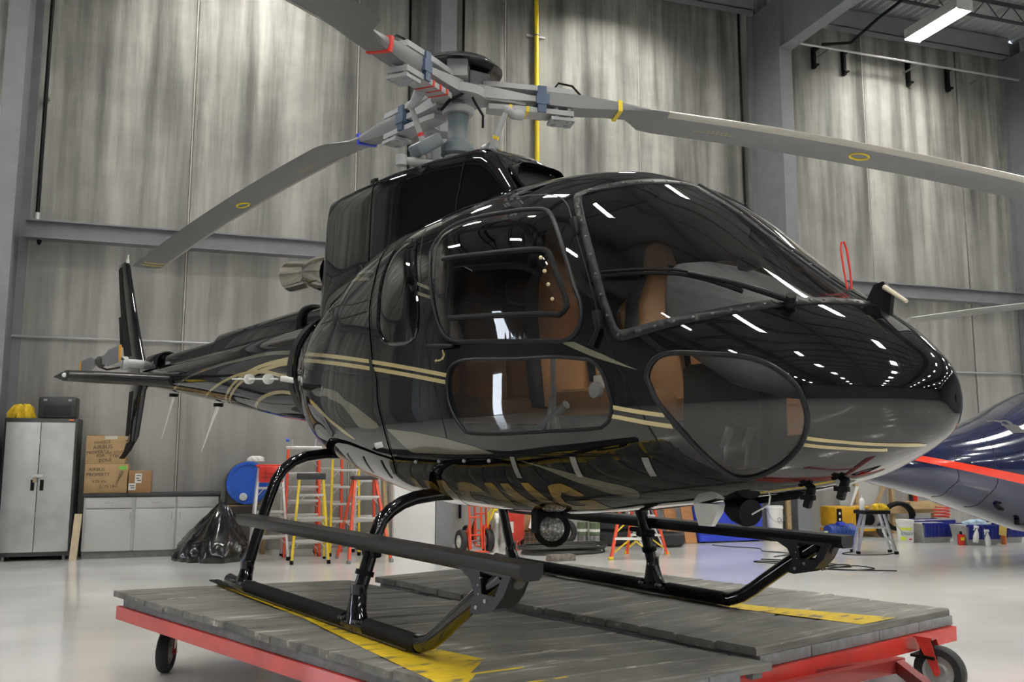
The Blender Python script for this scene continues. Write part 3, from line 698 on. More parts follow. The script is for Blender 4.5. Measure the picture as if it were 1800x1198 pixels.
def skin_object(name,V,Fc,m,parent,off=0.,skirt=0.,mirror=False,both=False,offs=None,custom=True,flip=False):
    """surface patch from parameter-plane triangles; optional skirt gives it thickness"""
    used,inv=np.unique(Fc,return_inverse=True); Fk=inv.reshape(-1,3); q=V[used]
    P=surf(q[:,0],q[:,1]/KD); nn=snorm(P)
    o=off if offs is None else (off+offs(q))[:,None]
    P=P+nn*o
    # orientation
    a=P[Fk[:,0]];b=P[Fk[:,1]];c=P[Fk[:,2]]; fn=np.cross(b-a,c-a); s=(fn*nn[Fk[:,0]]).sum(-1)
    Fk=np.where((s<0)[:,None],Fk[:,::-1],Fk)
    if flip: Fk=Fk[:,::-1]; nn=-nn
    # near the nose tip the section formula degenerates: use normals gathered from the faces
    near=P[:,0]>3.12
    if near.any() and not flip:
        acc=np.zeros_like(P); a=P[Fk[:,0]];b=P[Fk[:,1]];c=P[Fk[:,2]]; fn=np.cross(b-a,c-a)
        for k in range(3): np.add.at(acc,Fk[:,k],fn)
        acc[np.abs(P[:,1])<1e-4,1]=0
        tip=P[:,0]>3.297; acc[tip]=np.array([1.,0,0])*1e-6+acc[tip].sum(0)*np.array([1,0,1])/max(1,tip.sum())
        acc/=np.maximum(np.linalg.norm(acc,axis=1,keepdims=True),1e-12)
        wgt=np.clip((P[:,0]-3.12)/.06,0,1)[:,None]; nn=nn*(1-wgt)+acc*wgt; nn/=np.maximum(np.linalg.norm(nn,axis=1,keepdims=True),1e-9)
    verts=P; faces=[tuple(f) for f in Fk]; norms=nn
    if skirt>0:
        from collections import Counter
        cnt={}
        for f in faces:
            for i in range(3):
                e=(f[i],f[(i+1)%3]); k=(min(e),max(e)); cnt.setdefault(k,[]).append(e)
        be=[v[0] for v in cnt.values() if len(v)==1]; base=len(verts); mp={}
        ext=[]; extn=[]
        for (i,j) in be:
            for t in (i,j):
                if t not in mp: mp[t]=base+len(ext); ext.append(verts[t]-norms[t]*skirt); extn.append(norms[t])
        sk=[(j,i,mp[i],mp[j]) for (i,j) in be]
        if ext: verts=np.vstack([verts,np.array(ext)]); norms=np.vstack([norms,np.array(extn)])
        faces=faces+sk; nsk=len(sk)
    else: nsk=0
    sets=[(verts,faces,norms)]
    mv=verts*np.array([1,-1,1]); mf=[tuple(reversed(f)) for f in faces]; mn=norms*np.array([1,-1,1])
    if mirror: sets=[(mv,mf,mn)]
    elif both: sets.append((mv,mf,mn))
    VV=[];FF=[];NN=[]
    for v,f,n in sets:
        k=len(VV); VV+= [tuple(p) for p in v]; FF+= [tuple(i+k for i in g) for g in f]; NN+= [tuple(p) for p in n]
    me=bpy.data.meshes.new(name); me.from_pydata(VV,[],FF); me.update()
    me.polygons.foreach_set('use_smooth',[True]*len(me.polygons))
    if custom and skirt==0: me.normals_split_custom_set_from_vertices(NN)
    return obj(name,me,m,parent,fix=False)
def patch(name,loop,m,parent,off=.0012,grid=.03):
    mn,mx=loop.min(0),loop.max(0)
    g=np.array([(a,b) for a in np.arange(mn[0],mx[0],grid) for b in np.arange(mn[1],mx[1],grid)]).reshape(-1,2)
    if len(g): g=g[inside(g,loop)]
    V,Fc=cdt(g,[loop]); c=V[Fc].mean(1); Fc=Fc[inside(c,loop)]
    return skin_object(name,V,Fc,m,parent,off)
def band(t,b,n=40):
    """loop from an upper and a lower edge"""
    return np.vstack([resample(catmull(uv(t),False),n,False),resample(catmull(uv(b),False),n,False)[::-1]])
def on(P,off=0.,side=1):
    """parameter-plane points to 3-D"""
    P=np.atleast_2d(P); X=surf(P[:,0],P[:,1]/KD); nn=snorm(X); X=X+nn*off
    X[:,1]*=side; return X
def ribbon(name,line,w,m,parent,off=.001,closed=False,n=60,mb=None):
    L=resample(catmull(line,closed),n,closed)
    t=(np.roll(L,-1,0)-np.roll(L,1,0)) if closed else np.gradient(L,axis=0); t/=np.maximum(np.linalg.norm(t,axis=1,keepdims=True),1e-9); nn=np.stack([-t[:,1],t[:,0]],-1)
    A=on(L+nn*w/2,off); B=on(L-nn*w/2,off); k=len(L); q=mb or MB(); 
    q.add([tuple(p) for p in A]+[tuple(p) for p in B],[(i,(i+1)%k,k+(i+1)%k,k+i) for i in range(k if closed else k-1)],True)
    return q if mb else obj(name,q,m,parent)
def seal(name,loop,r,m,parent,off=.0,side=1):
    P=on(loop,off,side); return obj(name,MB().tube([tuple(p) for p in P],r,8,closed=True),m,parent)
# ---- outlines
L_door=resample(catmull(uv(OUT['door']),True,4),130,True)
L_up=smooth_loop(OUT['win_up']); L_lo=smooth_loop(OUT['win_lo']); L_chin=smooth_loop(OUT['chin']); L_q=smooth_loop(OUT['quarter'],70)
wl=uv(OUT['ws_left'])[:17]; wl[:,1]=np.minimum(wl[:,1],89.9*KD); wbt=uv(OUT['ws_bot'])
top_c=np.array([[2.100,90*KD]]); bot_c=np.array([[2.999,80*KD],[3.008,90*KD]])
side_up=catmull(wl,False,5); bottom=catmull(np.vstack([wbt,bot_c]),False,5)
L_ws=np.vstack([resample(side_up,70,False),resample(np.vstack([side_up[-1:],top_c,bot_c[-1:]]),45,False)[1:],resample(bottom,60,False)[::-1][1:-1]])
L_wsg=resample(offset_loop(resample(L_ws,170,True),.040),150,True)
L_wsg=L_wsg[np.r_[True,np.linalg.norm(np.diff(L_wsg,axis=0),axis=1)>.004]]
# ---- triangulate the right half in the parameter plane
gx=np.r_[np.arange(-1.6,3.0,.03),np.arange(3.0,3.2,.02),np.arange(3.2,3.28,.012),3.285,3.29,3.295,3.2985,3.3015]
gt=np.linspace(-90,90,91)*KD
G=np.array([(a,b) for a in gx for b in gt])
V,Fc=cdt(G,[L_door,L_up,L_lo,L_chin,L_q,L_ws,L_wsg])
cen=V[Fc].mean(1)
reg=np.full(len(Fc),'shell',dtype=object)
for nm,lp in (('door',L_door),('chin',L_chin),('quarter',L_q),('frame',L_ws),('ws',L_wsg),('up',L_up),('lo',L_lo)): reg[inside(cen,lp)]=nm
ext=(cen[:,1]<=90*KD+1e-6)&(cen[:,1]>=-90*KD-1e-6)
pick=lambda n: Fc[(reg==n)&ext]
# ---- glazing materials
g_ws=glass('windscreen_acrylic',(.80,.80,.80),refl=1.3); g_up=glass('bronze_tinted_acrylic',(.26,.21,.175),refl=1.3); g_lo=glass('clear_acrylic',(.86,.87,.88),refl=1.4); g_q=glass('dark_tinted_acrylic',(.08,.08,.085),refl=1.5)
shell=skin_object('fuselage_shell',V,pick('shell'),black,heli,both=True)
lin=[f for f in pick('shell') if -.9<V[f[0]][0]<2.75]+[f for f in pick('door')]
skin_object('cabin_lining',V,np.array(lin),liner,heli,off=-.03,both=True,flip=True)
def clear_of(lp,w,h):
    """bulge height as a function of distance from the outline"""
    def f(q):
        d=np.sqrt(((q[:,None,:]-lp[None])**2).sum(-1)).min(1); return h*(1-np.exp(-(d/w)**1.5))
    return f
for side,nm in ((1,''),(-1,'')):
    mir=side<0
    ws=skin_object('windscreen_pane',V,pick('ws'),g_ws,heli,mirror=mir)
    skin_object('windscreen_frame',V,pick('frame'),trimd,ws,off=.005,skirt=.012,mirror=mir)
    ch=skin_object('chin_window',V,pick('chin'),g_lo,heli,mirror=mir)
    seal('window_seal',L_chin,.011,trimd,ch,.002,side)
    qw=skin_object('quarter_window',V,pick('quarter'),g_q,heli,mirror=mir,offs=clear_of(L_q,.05,.012),custom=False)
    seal('window_seal',L_q,.010,black,qw,.001,side)
    dr=skin_object('door',V,pick('door'),black,heli,mirror=mir)
    skin_object('bubble_window',V,pick('up'),g_up,dr,mirror=mir,offs=clear_of(L_up,.07,.035),custom=False)
    seal('window_seal',L_up,.010,trimd,dr,.002,side)
    skin_object('door_window',V,pick('lo'),g_lo,dr,mirror=mir)
    seal('window_seal',L_lo,.008,trimd,dr,.001,side)
    if side>0: door_r=dr; ws_r=ws
# ---- windscreen screws
def screws(loop,step,side,r=.0075,skip=None):
    mb=MB(); per=np.sum(np.linalg.norm(np.diff(np.vstack([loop,loop[:1]]),axis=0),axis=1)); n=int(per/step)
    P=resample(loop,n,True); X=surf(P[:,0],P[:,1]/KD); nn=snorm(X)
    for i in range(n):
        q=Vector(X[i]+nn[i]*.005); d=Vector(nn[i]); q.y*=side; d.y*=side
        R=d.to_track_quat('Z','Y').to_matrix().to_4x4(); R.translation=q
        mb.lathe([(r,0),(r*.9,.003),(r*.4,.0045),(.0004,.0046)],n=7,M=R)
    return mb
for side,w in ((1,ws_r),):
    o=obj('frame_screws',screws(offset_loop(resample(L_ws,170,True),.020),.085,side),screwm,w); o['kind']='stuff'
# ---- seams, latches and paintwork on the right-hand side
ribbon('door_gap',L_door,.007,dark,door_r,.0008,closed=True,n=160)
bandl=uv(OUT['band']); ribbon('panel_seam',bandl,.006,dark,heli,.0008)
sb=ribbon('seam_strap',bandl+np.array([-.035,0]),.03,black,heli,.004)
ribbon('sill_line',uv(OUT['sill']),.014,dark,heli,.001,n=90)
for k in ('bl1','bl2'): ribbon('hatch_seam',uv(OUT[k]),.008,dark,heli,.001)
for k in ('rl1','rl2','rl3'): ribbon('panel_latch',uv(OUT[k]),.016,dark,heli,.003,n=12)
for k in ('latch1','latch2','latch3'): ribbon('belly_latch',uv(OUT[k]),.030,steel,heli,.004,n=12)
dm=MB()
for p in OUT['sdots']:
    q=on(uv([p]),.002)[0]; dm.sphere(q,.010,8,6)
o=obj('sill_buttons',dm,steel,heli); o['kind']='stuff'
def cut(t,b,lo,hi): return [p for p in t if lo<=p[0]<=hi],[p for p in b if lo<=p[0]<=hi]
def stripe(t,b,lo,hi,name='gold_stripe',m=gold): 
    a,c=cut(OUT[t],OUT[b],lo,hi)
    if False:      # draw the edge as one fair curve
        f=lambda q:[(x,float(np.polyval(np.polyfit([p[0] for p in q],[p[1] for p in q],2),x))) for x in np.linspace(max(min(p[0] for p in q),-1.22),max(p[0] for p in q),14)]
        a,c=f(a),f(c)
    return patch(name,band(a,c,60),m,heli)
OUT['st1t'][0]=(-1.2,13.9); OUT['st1b'][0]=(-1.19,12.6); OUT['st2t'][0]=(-1.17,11.5); OUT['st2b'][0]=(-1.16,10.2)
def xz2th(x,z):
    x=np.asarray(x,float); zm=FM(x); up=z>=zm; h=np.where(up,FT(x)-zm,zm-FB(x)); n=np.where(up,FU(x),FL(x))
    return np.degrees(np.arcsin(np.clip(np.abs((z-zm)/h),0,1)**(n/2)))*np.where(up,1,-1)
zu=np.polyfit([-.651,-.307,.07,.475,.91,1.273],[1.537,1.502,1.457,1.402,1.337,1.281],2); zl=np.polyfit([-.854,-.277,.082,.71,1.276],[1.488,1.431,1.394,1.307,1.226],2)
for f0,f1 in ((0,.37),(.63,1)):
    xx=np.linspace(-1.25,1.285,40); a=np.polyval(zu,xx); b=np.polyval(zl,xx)
    loop=np.vstack([np.stack([xx,xz2th(xx,a+(b-a)*f0)*KD],-1),np.stack([xx,xz2th(xx,a+(b-a)*f1)*KD],-1)[::-1]])
    patch('gold_stripe',loop,gold,heli)
stripe('st1t','st1b',2.28,2.6); stripe('st2t','st2b',2.28,2.6)
for t,b in (('st3t','st3b'),('st4t','st4b')):
    OUT[t]=[p for p in OUT[t] if -89<p[1]<0]; OUT[b]=[p for p in OUT[b] if -89<p[1]<0]
    if t=='st3t': OUT[t].append((OUT[t][-1][0]+.012,-82)); OUT[b].append((OUT[b][-1][0]+.012,-84))
    patch('gold_stripe',band(OUT[t],OUT[b],40),gold,heli)
for a,b in (('up1t','up1b'),('up2t','up2b')):
    stripe(a,b,-.5,.47,'silver_stripe',silver); stripe(a,b,.85,1.1,'silver_stripe',silver)
patch('silver_flash',resample(uv(OUT['silv']),60,True),silver,heli)
patch('gold_flash',resample(uv(OUT['wedge']),50,True),silver,heli,off=.0016)
patch('silver_swoosh',smooth_loop(OUT['swoosh'],60),silver,heli)
patch('gold_line',smooth_loop(OUT['vee'],50),gold,heli)
patch('silver_flash',smooth_loop(OUT['beltwedge'],50),silver,heli)
for k in range(8): patch('registration_letter',resample(uv(OUT['L%d'%k]),60,True),belltext,heli,off=.0013)
patch('paper_label',resample(uv(OUT['label']),24,True),white,heli,off=.002)
patch('nose_vent',resample(uv([p for p in [(3.059,80),(3.02,89),(3.145,89),(3.143,72)]]),30,True),dark,heli,off=.002)
patch('door_arrow',resample(uv(OUT['arrow']),50,True),gold,door_r,off=.0016)
# ---- sliding vent pane on the bubble window
bul=clear_of(L_up,.07,.035)
sl=resample(catmull(uv(OUT['slide']),False),70,False)
def onb(P,off): 
    X=surf(P[:,0],P[:,1]/KD); nn=snorm(X); return X+nn*(off+bul(P))[:,None]
obj('sliding_frame',MB().tube([tuple(p) for p in onb(sl,.006)],.013,8),dark,door_r)
dm=MB()
for p in OUT['dots']: dm.sphere(onb(uv([p]),.016)[0],.009,8,6)
o=obj('frame_studs',dm,mat('brass_stud',(.6,.5,.3),rough=.3,metal=.6),door_r); o['kind']='stuff'
P=on(uv(OUT['handle']),.018); hb=MB(); hb.tube([tuple(P[0]),tuple(P[1]),tuple(P[2])],[.010,.014,.008],8); obj('door_handle',hb,dark,door_r)
for p in OUT['hinge']:
    q=on(uv([p]),.008)[0]; obj('door_hinge',MB().box(tuple(q),(.03,.03,.085),bev=.006,ry=-.25),dark,door_r)
q=on(uv(OUT['hook']),.018); obj('door_hook',MB().tube([tuple(p) for p in q],[.010,.012,.014],8),dark,heli)
# ---- wiper
wa=on(resample(uv(OUT['wiperarm']),12,False),.03); wbld=on(resample(catmull(uv(OUT['wiperblade']),False),24,False),.018)
wip=obj('wiper_arm',MB().tube([tuple(p) for p in wa],[.014-.0006*i for i in range(12)],8),dark,heli)
obj('wiper_blade',MB().tube([tuple(p) for p in wbld],.008,6).tube([tuple(p+np.array([.0,0,.016])) for p in wbld],.006,6),dark,wip)
q=on(uv([OUT['wiperarm'][0]]),.012)[0]; obj('wiper_pivot',MB().sphere(tuple(q),.026,10,8).cyl(tuple(q),tuple(q+np.array([.02,-.02,.03])),.02),dark,wip)
# ================================================================== helicopter: cowling, tail, rotors, skids, cabin
def superring(x,w,zt,zb,n,k=40,zc=None,wb=None):
    """closed boxy ring across the body at station x"""
    zc=(zt+zb)/2 if zc is None else zc; R=[]
    for j in range(k):
        a=2*math.pi*j/k; c,s=math.cos(a),math.sin(a); h=(zt-zc) if s>=0 else (zc-zb); ww=w if (wb is None or s>=0) else wb
        R.append(Vector((x,ww*math.copysign(abs(c)**(2/n),c),zc+h*math.copysign(abs(s)**(2/n),s))))
    return R
# ---- engine and gearbox cowling
cw=[(.99,.24,2.35,2.10,4),(.92,.262,2.44,2.10,5),(.82,.268,2.565,2.10,5.5),(.72,.27,2.68,2.10,6),(.64,.272,2.738,2.10,6),(.54,.28,2.758,2.10,6.5),(.2,.34,2.768,2.10,7.5),(-.25,.385,2.775,2.08,8),(-.7,.38,2.782,2.05,8),(-1.0,.37,2.785,2.0,8),(-1.18,.36,2.785,1.95,8),(-1.225,.352,2.765,1.9,7),(-1.25,.345,2.66,1.86,6),(-1.29,.335,2.46,1.83,5),(-1.37,.31,2.20,1.80,4),(-1.48,.25,2.02,1.78,3)]
crings=[superring(x,w,zt,zb,n,64) for x,w,zt,zb,n in cw]
cb=MB(); cb.loft(crings,cap0=True)
# intake lip: front edge ring, opening edge, recess
f0=crings[1]; 
def scaled(r,sy,zlo,zhi,dx,zshift=0):
    zs=[p.z for p in r]; a,b=min(zs),max(zs); return [Vector((p.x+dx,p.y*sy,zlo+(p.z-a)/(b-a)*(zhi-zlo))) for p in r]
# the front of the cowl is a sloping face: build it as rings that climb the slope
face_out=[Vector((p.x+.0,p.y,p.z)) for p in crings[1]]
open_=[]; 
for p in crings[4]:
    z=2.36+(max(p.z,2.36)-2.36)*.62 if p.z>2.3 else 2.30
    x=.98-(z-2.36)*.95
    open_.append(Vector((x+.012,p.y*.70,z)))
cowl=obj('engine_cowling',cb,black,heli)
# intake mouth: dark box let into the sloping front, with a gloss lip
mouth=MB(); lip=[]
for k in range(28):
    a=2*math.pi*k/28; c,s=math.cos(a),math.sin(a); y=.185*math.copysign(abs(c)**.45,c); t=.5+.5*math.copysign(abs(s)**.45,s)
    z=2.40+t*.20; x=.962-(z-2.40)*.84
    lip.append(Vector((x,y,z)))
nrm=Vector((.66,0,.75))
obj('intake_lip',MB().tube([p+nrm*.004 for p in lip],.012,8,closed=True),black,cowl)
obj('intake_mouth',MB().loft([[p+nrm*.006 for p in lip],[Vector((p.x*.0+.90,p.y*.98,p.z))+nrm*.0 for p in lip]],cap0=True,cap1=False,smooth=False),mat('intake_black',(.003,.003,.003),rough=.9),cowl)
obj('cowl_seam',MB().tube([(-.50,-.385,2.16),(-.49,-.384,2.4),(-.48,-.383,2.66),(-.48,-.372,2.745),(-.48,-.34,2.778)],.005,6),dark,cowl)
obj('cowl_seam',MB().tube([(.42,-.303,2.25),(.45,-.298,2.45),(.50,-.288,2.66)],.005,6),dark,cowl)
obj('cowl_seam',MB().tube([(-.50,-.384,2.16),(-.1,-.375,2.21),(.2,-.342,2.27),(.42,-.303,2.30)],.004,6),dark,cowl)
obj('cowl_latch',MB().box((-.60,-.30,2.79),(.07,.03,.03),bev=.006),dark,cowl)
obj('cowl_vent',MB().lathe([(.055,0),(.05,.01),(.001,.008)],c=(0,0,0),n=16,M=Matrix.Translation((-.62,-.382,2.12))@Matrix.Rotation(math.pi/2,4,'X')),dark,cowl)
# roof hatch bump ahead of the intake
rb=MB(); rings=[]
for x,w,h in ((1.75,.02,.0),(1.70,.16,.012),(1.55,.24,.03),(1.2,.27,.035),(.98,.26,.03),(.94,.24,.0)):
    rings.append([Vector((x,w*math.cos(a)*1.,FT(x)-.012+h*max(0,math.sin(a))**.5-(.03*abs(math.cos(a))**2))) for a in [math.pi*j/16 for j in range(17)]])
obj('roof_fairing',rb.loft(rings,closed=False,cap0=False,cap1=False),black,heli)
# ---- exhaust
ex=MB(); A=Vector((-1.42,-.16,2.22)); 
def ring_at(c,d,r,n=24):
    d=Vector(d).normalized(); q=d.to_track_quat('Z','Y').to_matrix(); return [Vector(c)+q@Vector((r*math.cos(2*math.pi*j/n),r*math.sin(2*math.pi*j/n),0)) for j in range(n)]
dd=(-1,-.02,.10)
ex.loft([ring_at((-1.40,-.15,2.26),dd,.165),ring_at((-1.62,-.155,2.29),dd,.155),ring_at((-1.78,-.158,2.31),dd,.128),ring_at((-1.84,-.16,2.315),dd,.120),ring_at((-2.10,-.165,2.335),dd,.128),ring_at((-2.20,-.166,2.345),dd,.134),ring_at((-2.20,-.166,2.345),dd,.126),ring_at((-1.85,-.16,2.315),dd,.110)],cap0=False,cap1=True)
obj('exhaust_pipe',ex,chrome,heli)
# ---- tail boom
bm=[(-1.30,.47,1.94,.98),(-1.60,.385,1.955,1.055),(-1.75,.365,1.955,1.075),(-2.4,.335,1.935,1.135),(-3.8,.262,1.895,1.300),(-5.2,.195,1.862,1.455),(-6.2,.150,1.845,1.560),(-6.9,.115,1.825,1.625),(-7.4,.07,1.79,1.668),(-7.72,.02,1.745,1.70)]
boom=obj('tail_boom',MB().loft([superring(x,w,zt,zb,2.0,36) for x,w,zt,zb in bm]),black,heli)
obj('boom_flange',MB().tube([p for p in superring(-1.60,.392,1.962,1.048,2.0,48)],.016,8,closed=True),black,boom)
obj('boom_rivet_band',MB().loft([superring(-1.68,.381,1.962,1.060,2.0,48),superring(-1.80,.369,1.962,1.075,2.0,48)],cap0=False,cap1=False),trimd,boom)
# gold and silver curves painted on the boom
_bm=np.array(bm)[::-1]
def bpoint(x,ph,off=.0015):
    w,zt,zb=[float(np.interp(x,_bm[:,0],_bm[:,k])) for k in (1,2,3)]; a=math.radians(ph); return Vector((x,-(w+off)*math.cos(a),(zt+zb)/2+((zt-zb)/2+off)*math.sin(a)))
def boom_curve(pts,wd,m):
    L=resample(catmull(np.array([(x,p*.006) for x,p in pts]),False),48,False); t=np.gradient(L,axis=0); t/=np.linalg.norm(t,axis=1,keepdims=True); n_=np.stack([-t[:,1],t[:,0]],-1)
    R_=[[bpoint(q[0],q[1]/.006) for q in (L[i]+n_[i]*wd/2,L[i]-n_[i]*wd/2)] for i in range(len(L))]
    obj('boom_stripe',MB().loft(R_,closed=False,cap0=False,cap1=False),m,boom)
boom_curve([(-1.675,10.8),(-1.953,10.0),(-2.268,8.1),(-2.536,4.5),(-2.825,-3.1),(-3.073,-13.0),(-3.308,-25.8),(-3.6,-47.5),(-3.8,-75)],.030,gold)
boom_curve([(-1.657,6.6),(-1.941,6.1),(-2.19,3.6),(-2.457,-.1),(-2.705,-6.3),(-2.969,-15.3),(-3.208,-28.2),(-3.495,-48.6),(-3.7,-75)],.028,gold)
boom_curve([(-1.66,-10.5),(-1.775,-8.5),(-1.993,-5.5),(-2.251,-1.5),(-2.529,.1),(-2.825,-1.6),(-3.11,-5.3),(-3.405,-12.6),(-3.707,-22.9),(-4.021,-37.6),(-4.362,-61.7),(-4.5,-78)],.026,gold)
boom_curve([(-1.646,-27.9),(-1.791,-25.6),(-1.955,-24.7),(-2.138,-25.8),(-2.376,-30.3),(-2.613,-39.0),(-2.839,-52.9),(-3.0,-71.2),(-3.05,-80)],.026,gold)
boom_curve([(-1.661,16.2),(-1.999,19.5),(-2.333,21.5),(-2.68,20.8),(-3.048,18.8),(-3.444,16.4),(-3.867,10.9),(-4.326,2.5),(-4.817,-13.7),(-5.366,-47.6)],.030,silver)
# drive-shaft cover ridge
def ridge(st):
    R=[]
    for x,w,z0,z1 in st:
        R.append([Vector((x,w*math.copysign(abs(math.cos(a))**.6,math.cos(a)),z0+(z1-z0)*max(0,math.sin(a))**.5)) for a in [math.pi*j/14 for j in range(15)]])
    return MB().loft(R,closed=False,cap0=True,cap1=True)
obj('driveshaft_cover',ridge([(-1.45,.125,1.90,2.05),(-2.05,.125,1.90,2.055)]),black,boom)
obj('driveshaft_cover',ridge([(-2.14,.135,1.88,2.075),(-2.3,.135,1.88,2.075),(-4.15,.115,1.85,2.045),(-4.26,.11,1.85,2.0)]),black,boom)
obj('driveshaft_cover',ridge([(-4.24,.10,1.85,1.985),(-5.3,.09,1.83,1.965),(-6.02,.085,1.82,1.955)]),black,boom)
obj('cover_gap_hoop',MB().tube([Vector((-2.10,.145*math.cos(a),1.90+.185*max(0,math.sin(a))**.6)) for a in [math.pi*j/16 for j in range(17)]],.03,8),dark,boom)
gbx=obj('gearbox_fairing',ridge([(-6.05,.10,1.80,1.965),(-6.12,.125,1.80,2.0),(-6.6,.115,1.80,1.99),(-6.95,.07,1.78,1.93)]),black,boom)
obj('fairing_band',MB().tube([Vector((-6.08,.125*math.cos(a),1.82+.175*max(0,math.sin(a))**.6)) for a in [math.pi*j/12 for j in range(13)]],.018,6),dark,boom)
# ---- fins and tailplane
def foil(c,t,n=12):
    """closed unit aerofoil outline from the nose back, chord c, thickness t"""
    U=[];Lw=[]
    for i in range(n+1):
        s=(1-math.cos(math.pi*i/n))/2; y=t*(2.6*math.sqrt(s)*(1-s)*.55+.02*(1-s)); U.append((s*c,y/2*1.15)); Lw.append((s*c,-y/2*1.15))
    return U+Lw[::-1][1:-1]
def fin(name,st,parent,m=black):
    R=[]
    for le,te,z,t in st: R.append([Vector((le-a*1.0,b,z)) for a,b in foil(le-te,t)])
    return obj(name,MB().loft(R),m,parent)
uf=fin('tail_fin',[(-6.80,-7.72,1.78,.17),(-7.10,-7.98,2.05,.165),(-7.49,-8.25,2.57,.15),(-8.03,-8.57,3.36,.12),(-8.12,-8.58,3.42,.08)],boom)
def fin_skin(name,st,parent,f0=.36):
    # matt rear panels on both faces of a fin, standing 3 mm proud
    mb=MB()
    for s in (-1,1):
        R=[]
        for le,te,z,t in st:
            c=le-te; half=[(a,b) for a,b in foil(c,t,16)[:17] if a>=f0*c]; R.append([Vector((le-a,s*(b+.003),z)) for a,b in half])
        mb.loft(R,closed=False,cap0=False,cap1=False)
    return obj(name,mb,mat('fin_matt_black',(.010,.010,.0105),rough=.7,spec=.2,var=.2,scale=9),parent)
fin_skin('fin_panel',[(-7.10,-7.98,2.05,.165),(-7.49,-8.25,2.57,.15),(-8.03,-8.57,3.36,.12)],uf)
obj('fin_trim_tab',MB().loft([[Vector((x,y,z)) for x,y in ((te+.02,-.008),(te+.02,.008),(te-.10,.006),(te-.10,-.006))] for te,z in ((-8.10,2.22),(-8.28,2.66))],smooth=False),dark,uf)
obj('fin_light',MB().cyl((-8.12,0,3.40),(-8.12,0,3.455),.022).cyl((-8.12,0,3.455),(-8.12,0,3.52),.012),white,uf)
lf=fin('ventral_fin',[(-6.80,-7.62,1.66,.16),(-6.93,-7.63,1.58,.16),(-7.12,-7.68,1.0,.13),(-7.20,-7.70,.93,.11)],boom)
fin_skin('fin_panel',[(-6.93,-7.63,1.58,.16),(-7.12,-7.68,1.0,.13)],lf,.45)
obj('tail_skid',MB().loft([[Vector((x,.022*s,z)) for x,z,s in ((-7.18,.98,-1),(-7.18,.98,1),(-7.56,.90,1),(-7.56,.90,-1))],[Vector((x,.018*s,z)) for x,z,s in ((-7.44,.82,-1),(-7.44,.82,1),(-7.66,.80,1),(-7.66,.80,-1))],[Vector((x,.014*s,z)) for x,z,s in ((-7.72,.70,-1),(-7.72,.70,1),(-7.88,.70,1),(-7.88,.70,-1))]],smooth=False),dark,lf)
R=[]
for y,le,te,t in ((-1.27,-5.55,-5.86,.05),(-1.22,-5.33,-5.84,.18),(-.9,-5.30,-5.82,.20),(0,-5.28,-5.80,.20),(.9,-5.30,-5.82,.20),(1.22,-5.33,-5.84,.18),(1.27,-5.55,-5.86,.05)):
    R.append([Vector((le-a,y,1.615-b*1.0)) for a,b in foil(le-te,t)])
tp=obj('tailplane',MB().loft(R),mat('satin_black_paint',(.006,.006,.007),rough=.3,spec=.35),boom)
obj('tip_light',MB().sphere((-5.42,-1.25,1.615),.025,10,8),white,tp)
obj('root_fairing',MB().box((-5.5,-.19,1.615),(.5,.02,.10),bev=.008),trimd,tp)
# ---- tail rotor
tr=obj('tail_rotor_hub',MB().cyl((-6.70,-.10,1.885),(-6.70,-.36,1.885),.055,n=16).cyl((-6.70,-.30,1.885),(-6.70,-.36,1.885),.085,n=18).cyl((-6.70,-.36,1.885),(-6.70,-.62,1.885),.042,n=14),hubg,heli)
obj('pitch_links',MB().tube([(-6.64,-.34,1.92),(-6.60,-.5,1.97),(-6.62,-.6,1.94)],.014,6).tube([(-6.76,-.34,1.84),(-6.80,-.5,1.80),(-6.78,-.6,1.83)],.014,6).sphere((-6.70,-.60,1.885),.07,12,8).box((-6.70,-.61,1.885),(.3,.06,.07),bev=.015),mat('tail_hub_dark',(.05,.05,.045),rough=.5,metal=.4,var=.2),tr)
orange_tip=mat('orange_tip_paint',(.75,.36,.03),rough=.4,var=.05)
def tblade(sgn):
    ang=math.radians(2.0); M=Matrix.Translation((-6.70,-.60,1.885))@Matrix.Rotation(-ang,4,'Y')
    sc=[(.16,.09),(.30,.14),(.42,.20),(.88,.20)]
    R=[[M@Vector((sgn*r,b*1.0-.02,c*.5-a)) for a,b in foil(c,.018,8)] for r,c in sc]
    o=obj('tail_rotor_blade',MB().loft(R,smooth=False),bladeg,tr)
    R=[[M@Vector((sgn*r,b-.02,c*.5-a)) for a,b in foil(c,.018,8)] for r,c in ((.88,.20),(.955,.20),(.97,.17))]
    obj('blade_tip',MB().loft(R,smooth=False),orange_tip,tr)
tblade(1); tblade(-1)
# ---- whip and blade antennas, static ports
obj('whip_antenna',MB().tube([(-4.30,0,1.31),(-4.42,-.01,1.16),(-4.68,-.02,.83)],[.022,.012,.005],8),white,boom)
obj('whip_antenna',MB().tube([(-5.77,0,1.46),(-5.88,0,1.30),(-6.13,0,.97)],[.022,.012,.005],8),white,boom)
obj('antenna_foot',MB().lathe([(.05,-.015),(.05,.02)],c=(-4.30,0,1.315),n=14),dark,boom); obj('antenna_foot',MB().lathe([(.05,-.015),(.05,.02)],c=(-5.77,0,1.47),n=14),dark,boom)
sp=MB().tube([(-1.80,-.44,1.435),(-2.72,-.46,1.48)],.007,8)
for x,z in ((-1.98,1.443),(-2.38,1.463)): sp.lathe([(.014,.034),(.014,.020),(.042,.018),(.042,-.018),(.014,-.02),(.014,-.034)],c=(x,-.445,z),axis='X',n=18,smooth=False)
ha=obj('wire_antenna',sp,white,heli)
obj('antenna_post',MB().tube([(-1.66,-.36,1.42),(-1.74,-.44,1.435)],.022,8).tube([(-2.0,-.33,1.45),(-1.98,-.44,1.443)],.008,6),white,ha)
